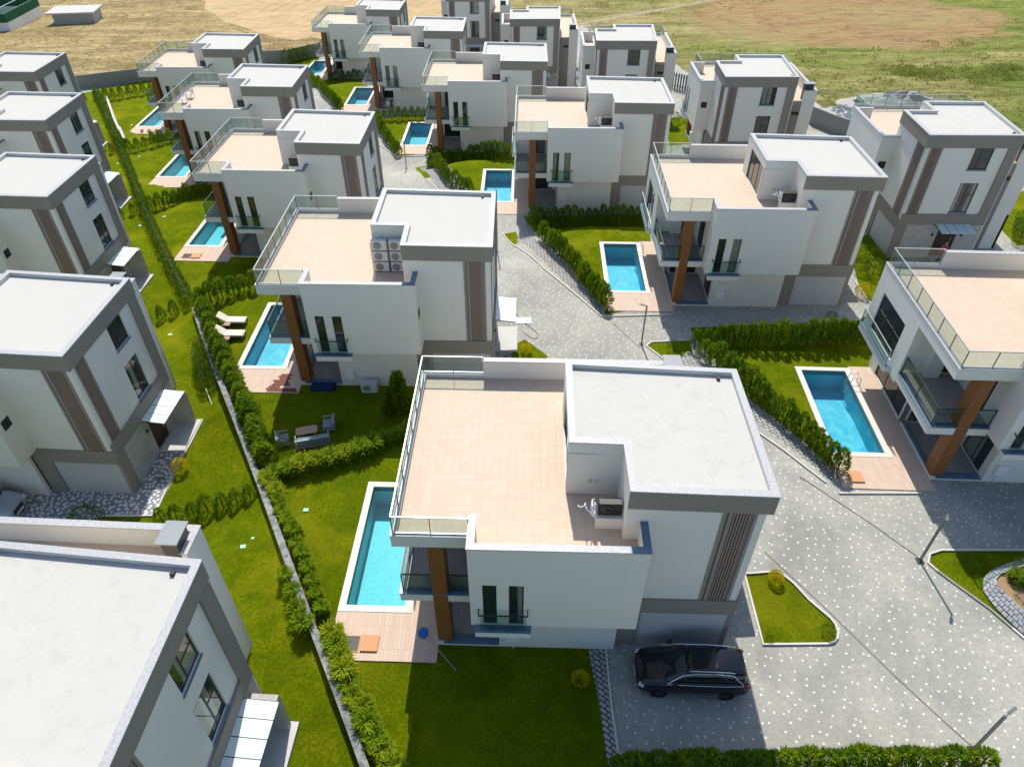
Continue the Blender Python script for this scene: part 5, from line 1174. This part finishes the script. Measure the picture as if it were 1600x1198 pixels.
# dry and green tussocks in the field
def tussocks():
    r2 = random.Random(8)
    for matk, nm, n in (('straw_leaf', 'dry_grass', 4000), ('green_leaf', 'wild_grass', 4000)):
        mb = MB(); c_ = 0; tries = 0
        while c_ < n and tries < n * 8:
            tries += 1; u, v = r2.uniform(-60, 1660), r2.uniform(-4, 205) ; x, y = G(u, v) if v > 2 else G(u, 2)
            x += r2.uniform(-1, 1); y += r2.uniform(-1, 1)
            if pip(np.array([x]), np.array([y]), estate)[0]: continue
            if pip(np.array([x]), np.array([y]), ell)[0] or pip(np.array([x]), np.array([y]), REG[-2][2])[0] or pip(np.array([x]), np.array([y]), REG[-1][2])[0]: continue
            wt = min(1, max(0, (u - 500) / 700)); wt = .15 + .8 * wt
            if (matk == 'green_leaf') != (r2.random() < wt): continue
            c_ += 1; z = gzf(x, y); s = r2.uniform(.15, .5)
            for k in range(5):
                a = r2.uniform(0, 6.28); d = Vector((math.cos(a), math.sin(a), r2.uniform(.5, 1.6))); leaf(mb, (x + r2.uniform(-.4, .4), y + r2.uniform(-.4, .4), z - .05), d, s * r2.uniform(.35, .8), s * .4, r2)
        for q in range(150):                                                   # low scrub in drifts
            u, v = r2.uniform(60, 1600), r2.uniform(8, 130)
            if matk == 'green_leaf' and r2.random() < .35: u, v = 1380 + r2.uniform(0, 210), 112 + r2.uniform(-9, 14) + 0.05 * 60
            x, y = G(u, v)
            if pip(np.array([x]), np.array([y]), estate)[0] or pip(np.array([x]), np.array([y]), ell)[0] or pip(np.array([x]), np.array([y]), REG[-2][2])[0]: continue
            if (matk == 'green_leaf') != (u > 700): continue
            z = gzf(x, y); rx_ = r2.uniform(.6, 2.4); hh = r2.uniform(.3, .9)
            for k in range(int(60 * rx_)):
                a = r2.uniform(0, 6.28); e_ = r2.random() ** .5; p = Vector((x + rx_ * e_ * math.cos(a), y + .7 * rx_ * e_ * math.sin(a), z + hh * (1 - e_ * e_) * r2.uniform(.4, 1)))
                leaf(mb, p, Vector((math.cos(a), math.sin(a), r2.uniform(.3, 1.5))), r2.uniform(.2, .4), r2.uniform(.1, .2), r2)
        o = mb.build(nm, M[matk]); tag(o, kind='stuff'); o['label'] = 'clumps of ' + ('dry straw-coloured' if matk == 'straw_leaf' else 'green wild') + ' grass scattered over the open field'; o['category'] = 'grass'
tussocks()
# ---------------------------------------------------------------- person in red at the canopied entrance
def person():
    X, Y = loc2w('C5', 8.0, -3.3); z = HOUSES['C5'][2] + .16; root = empty('person', (X, Y, z), hrot('C5') + R(90))
    me = bpy.data.meshes.new('body'); J = [((0, 0, .98), .14), ((0, 0, 1.15), .13), ((0, 0, 1.35), .16), ((0, 0, 1.5), .07), ((0, -.01, 1.58), .075), ((0, -.02, 1.68), .1), ((0, -.01, 1.76), .06),
        ((.19, 0, 1.43), .06), ((.25, -.02, 1.15), .045), ((.24, -.12, .92), .035), ((-.19, 0, 1.43), .06), ((-.25, -.02, 1.15), .045), ((-.24, -.12, .92), .035),
        ((.1, 0, .9), .1), ((.11, -.01, .5), .065), ((.11, .02, .1), .045), ((.11, -.12, .04), .04), ((-.1, 0, .9), .1), ((-.11, -.01, .5), .065), ((-.11, .02, .1), .045), ((-.11, -.12, .04), .04)]
    E_ = [(0, 1), (1, 2), (2, 3), (3, 4), (4, 5), (5, 6), (2, 7), (7, 8), (8, 9), (2, 10), (10, 11), (11, 12), (0, 13), (13, 14), (14, 15), (15, 16), (0, 17), (17, 18), (18, 19), (19, 20)]
    me.from_pydata([j[0] for j in J], E_, []); o = bpy.data.objects.new('body', me); C.objects.link(o); o.parent = root
    sk = o.modifiers.new('skin', 'SKIN'); 
    for i, (c, r_) in enumerate(J): me.skin_vertices[0].data[i].radius = (r_, r_)
    me.skin_vertices[0].data[0].use_root = True; s = o.modifiers.new('s', 'SUBSURF'); s.levels = s.render_levels = 1
    skin = mat('skin', (0.5, 0.3, 0.22), 0.6, 0.3); me.materials.append(skin)
    c = MB(); c.tube([(0, 0, .95), (0, 0, 1.1), (0, 0, 1.35), (0, 0, 1.5)], [.19, .17, .22, .1], 14); c.tube([(.17, 0, 1.43), (.26, -.02, 1.15), (.26, -.08, 1.02)], [.1, .075, .06], 10); c.tube([(-.17, 0, 1.43), (-.26, -.02, 1.15), (-.26, -.08, 1.02)], [.1, .075, .06], 10); c.build('red_shirt', M['red'], root, smooth=True)
    c = MB(); c.tube([(.09, 0, .97), (.11, -.01, .5), (.11, .02, .1)], [.13, .09, .07], 10); c.tube([(-.09, 0, .97), (-.11, -.01, .5), (-.11, .02, .1)], [.13, .09, .07], 10); c.build('trousers', M['dark'], root, smooth=True)
    c = MB(); c.tube([(0, 0, 1.68), (0, 0, 1.76), (0, 0, 1.82)], [.105, .1, .03], 12); c.build('hair', M['post'], root, smooth=True); tag(root, 'person in a red shirt standing at the canopied stone entrance, upper right', 'person')
person()

for o in S.objects:
    l = o.get('label')
    if l and o.parent is None and not 4 <= len(l.replace('-', ' ').split()) <= 16: print('LABEL', len(l.split()), o.name, l)
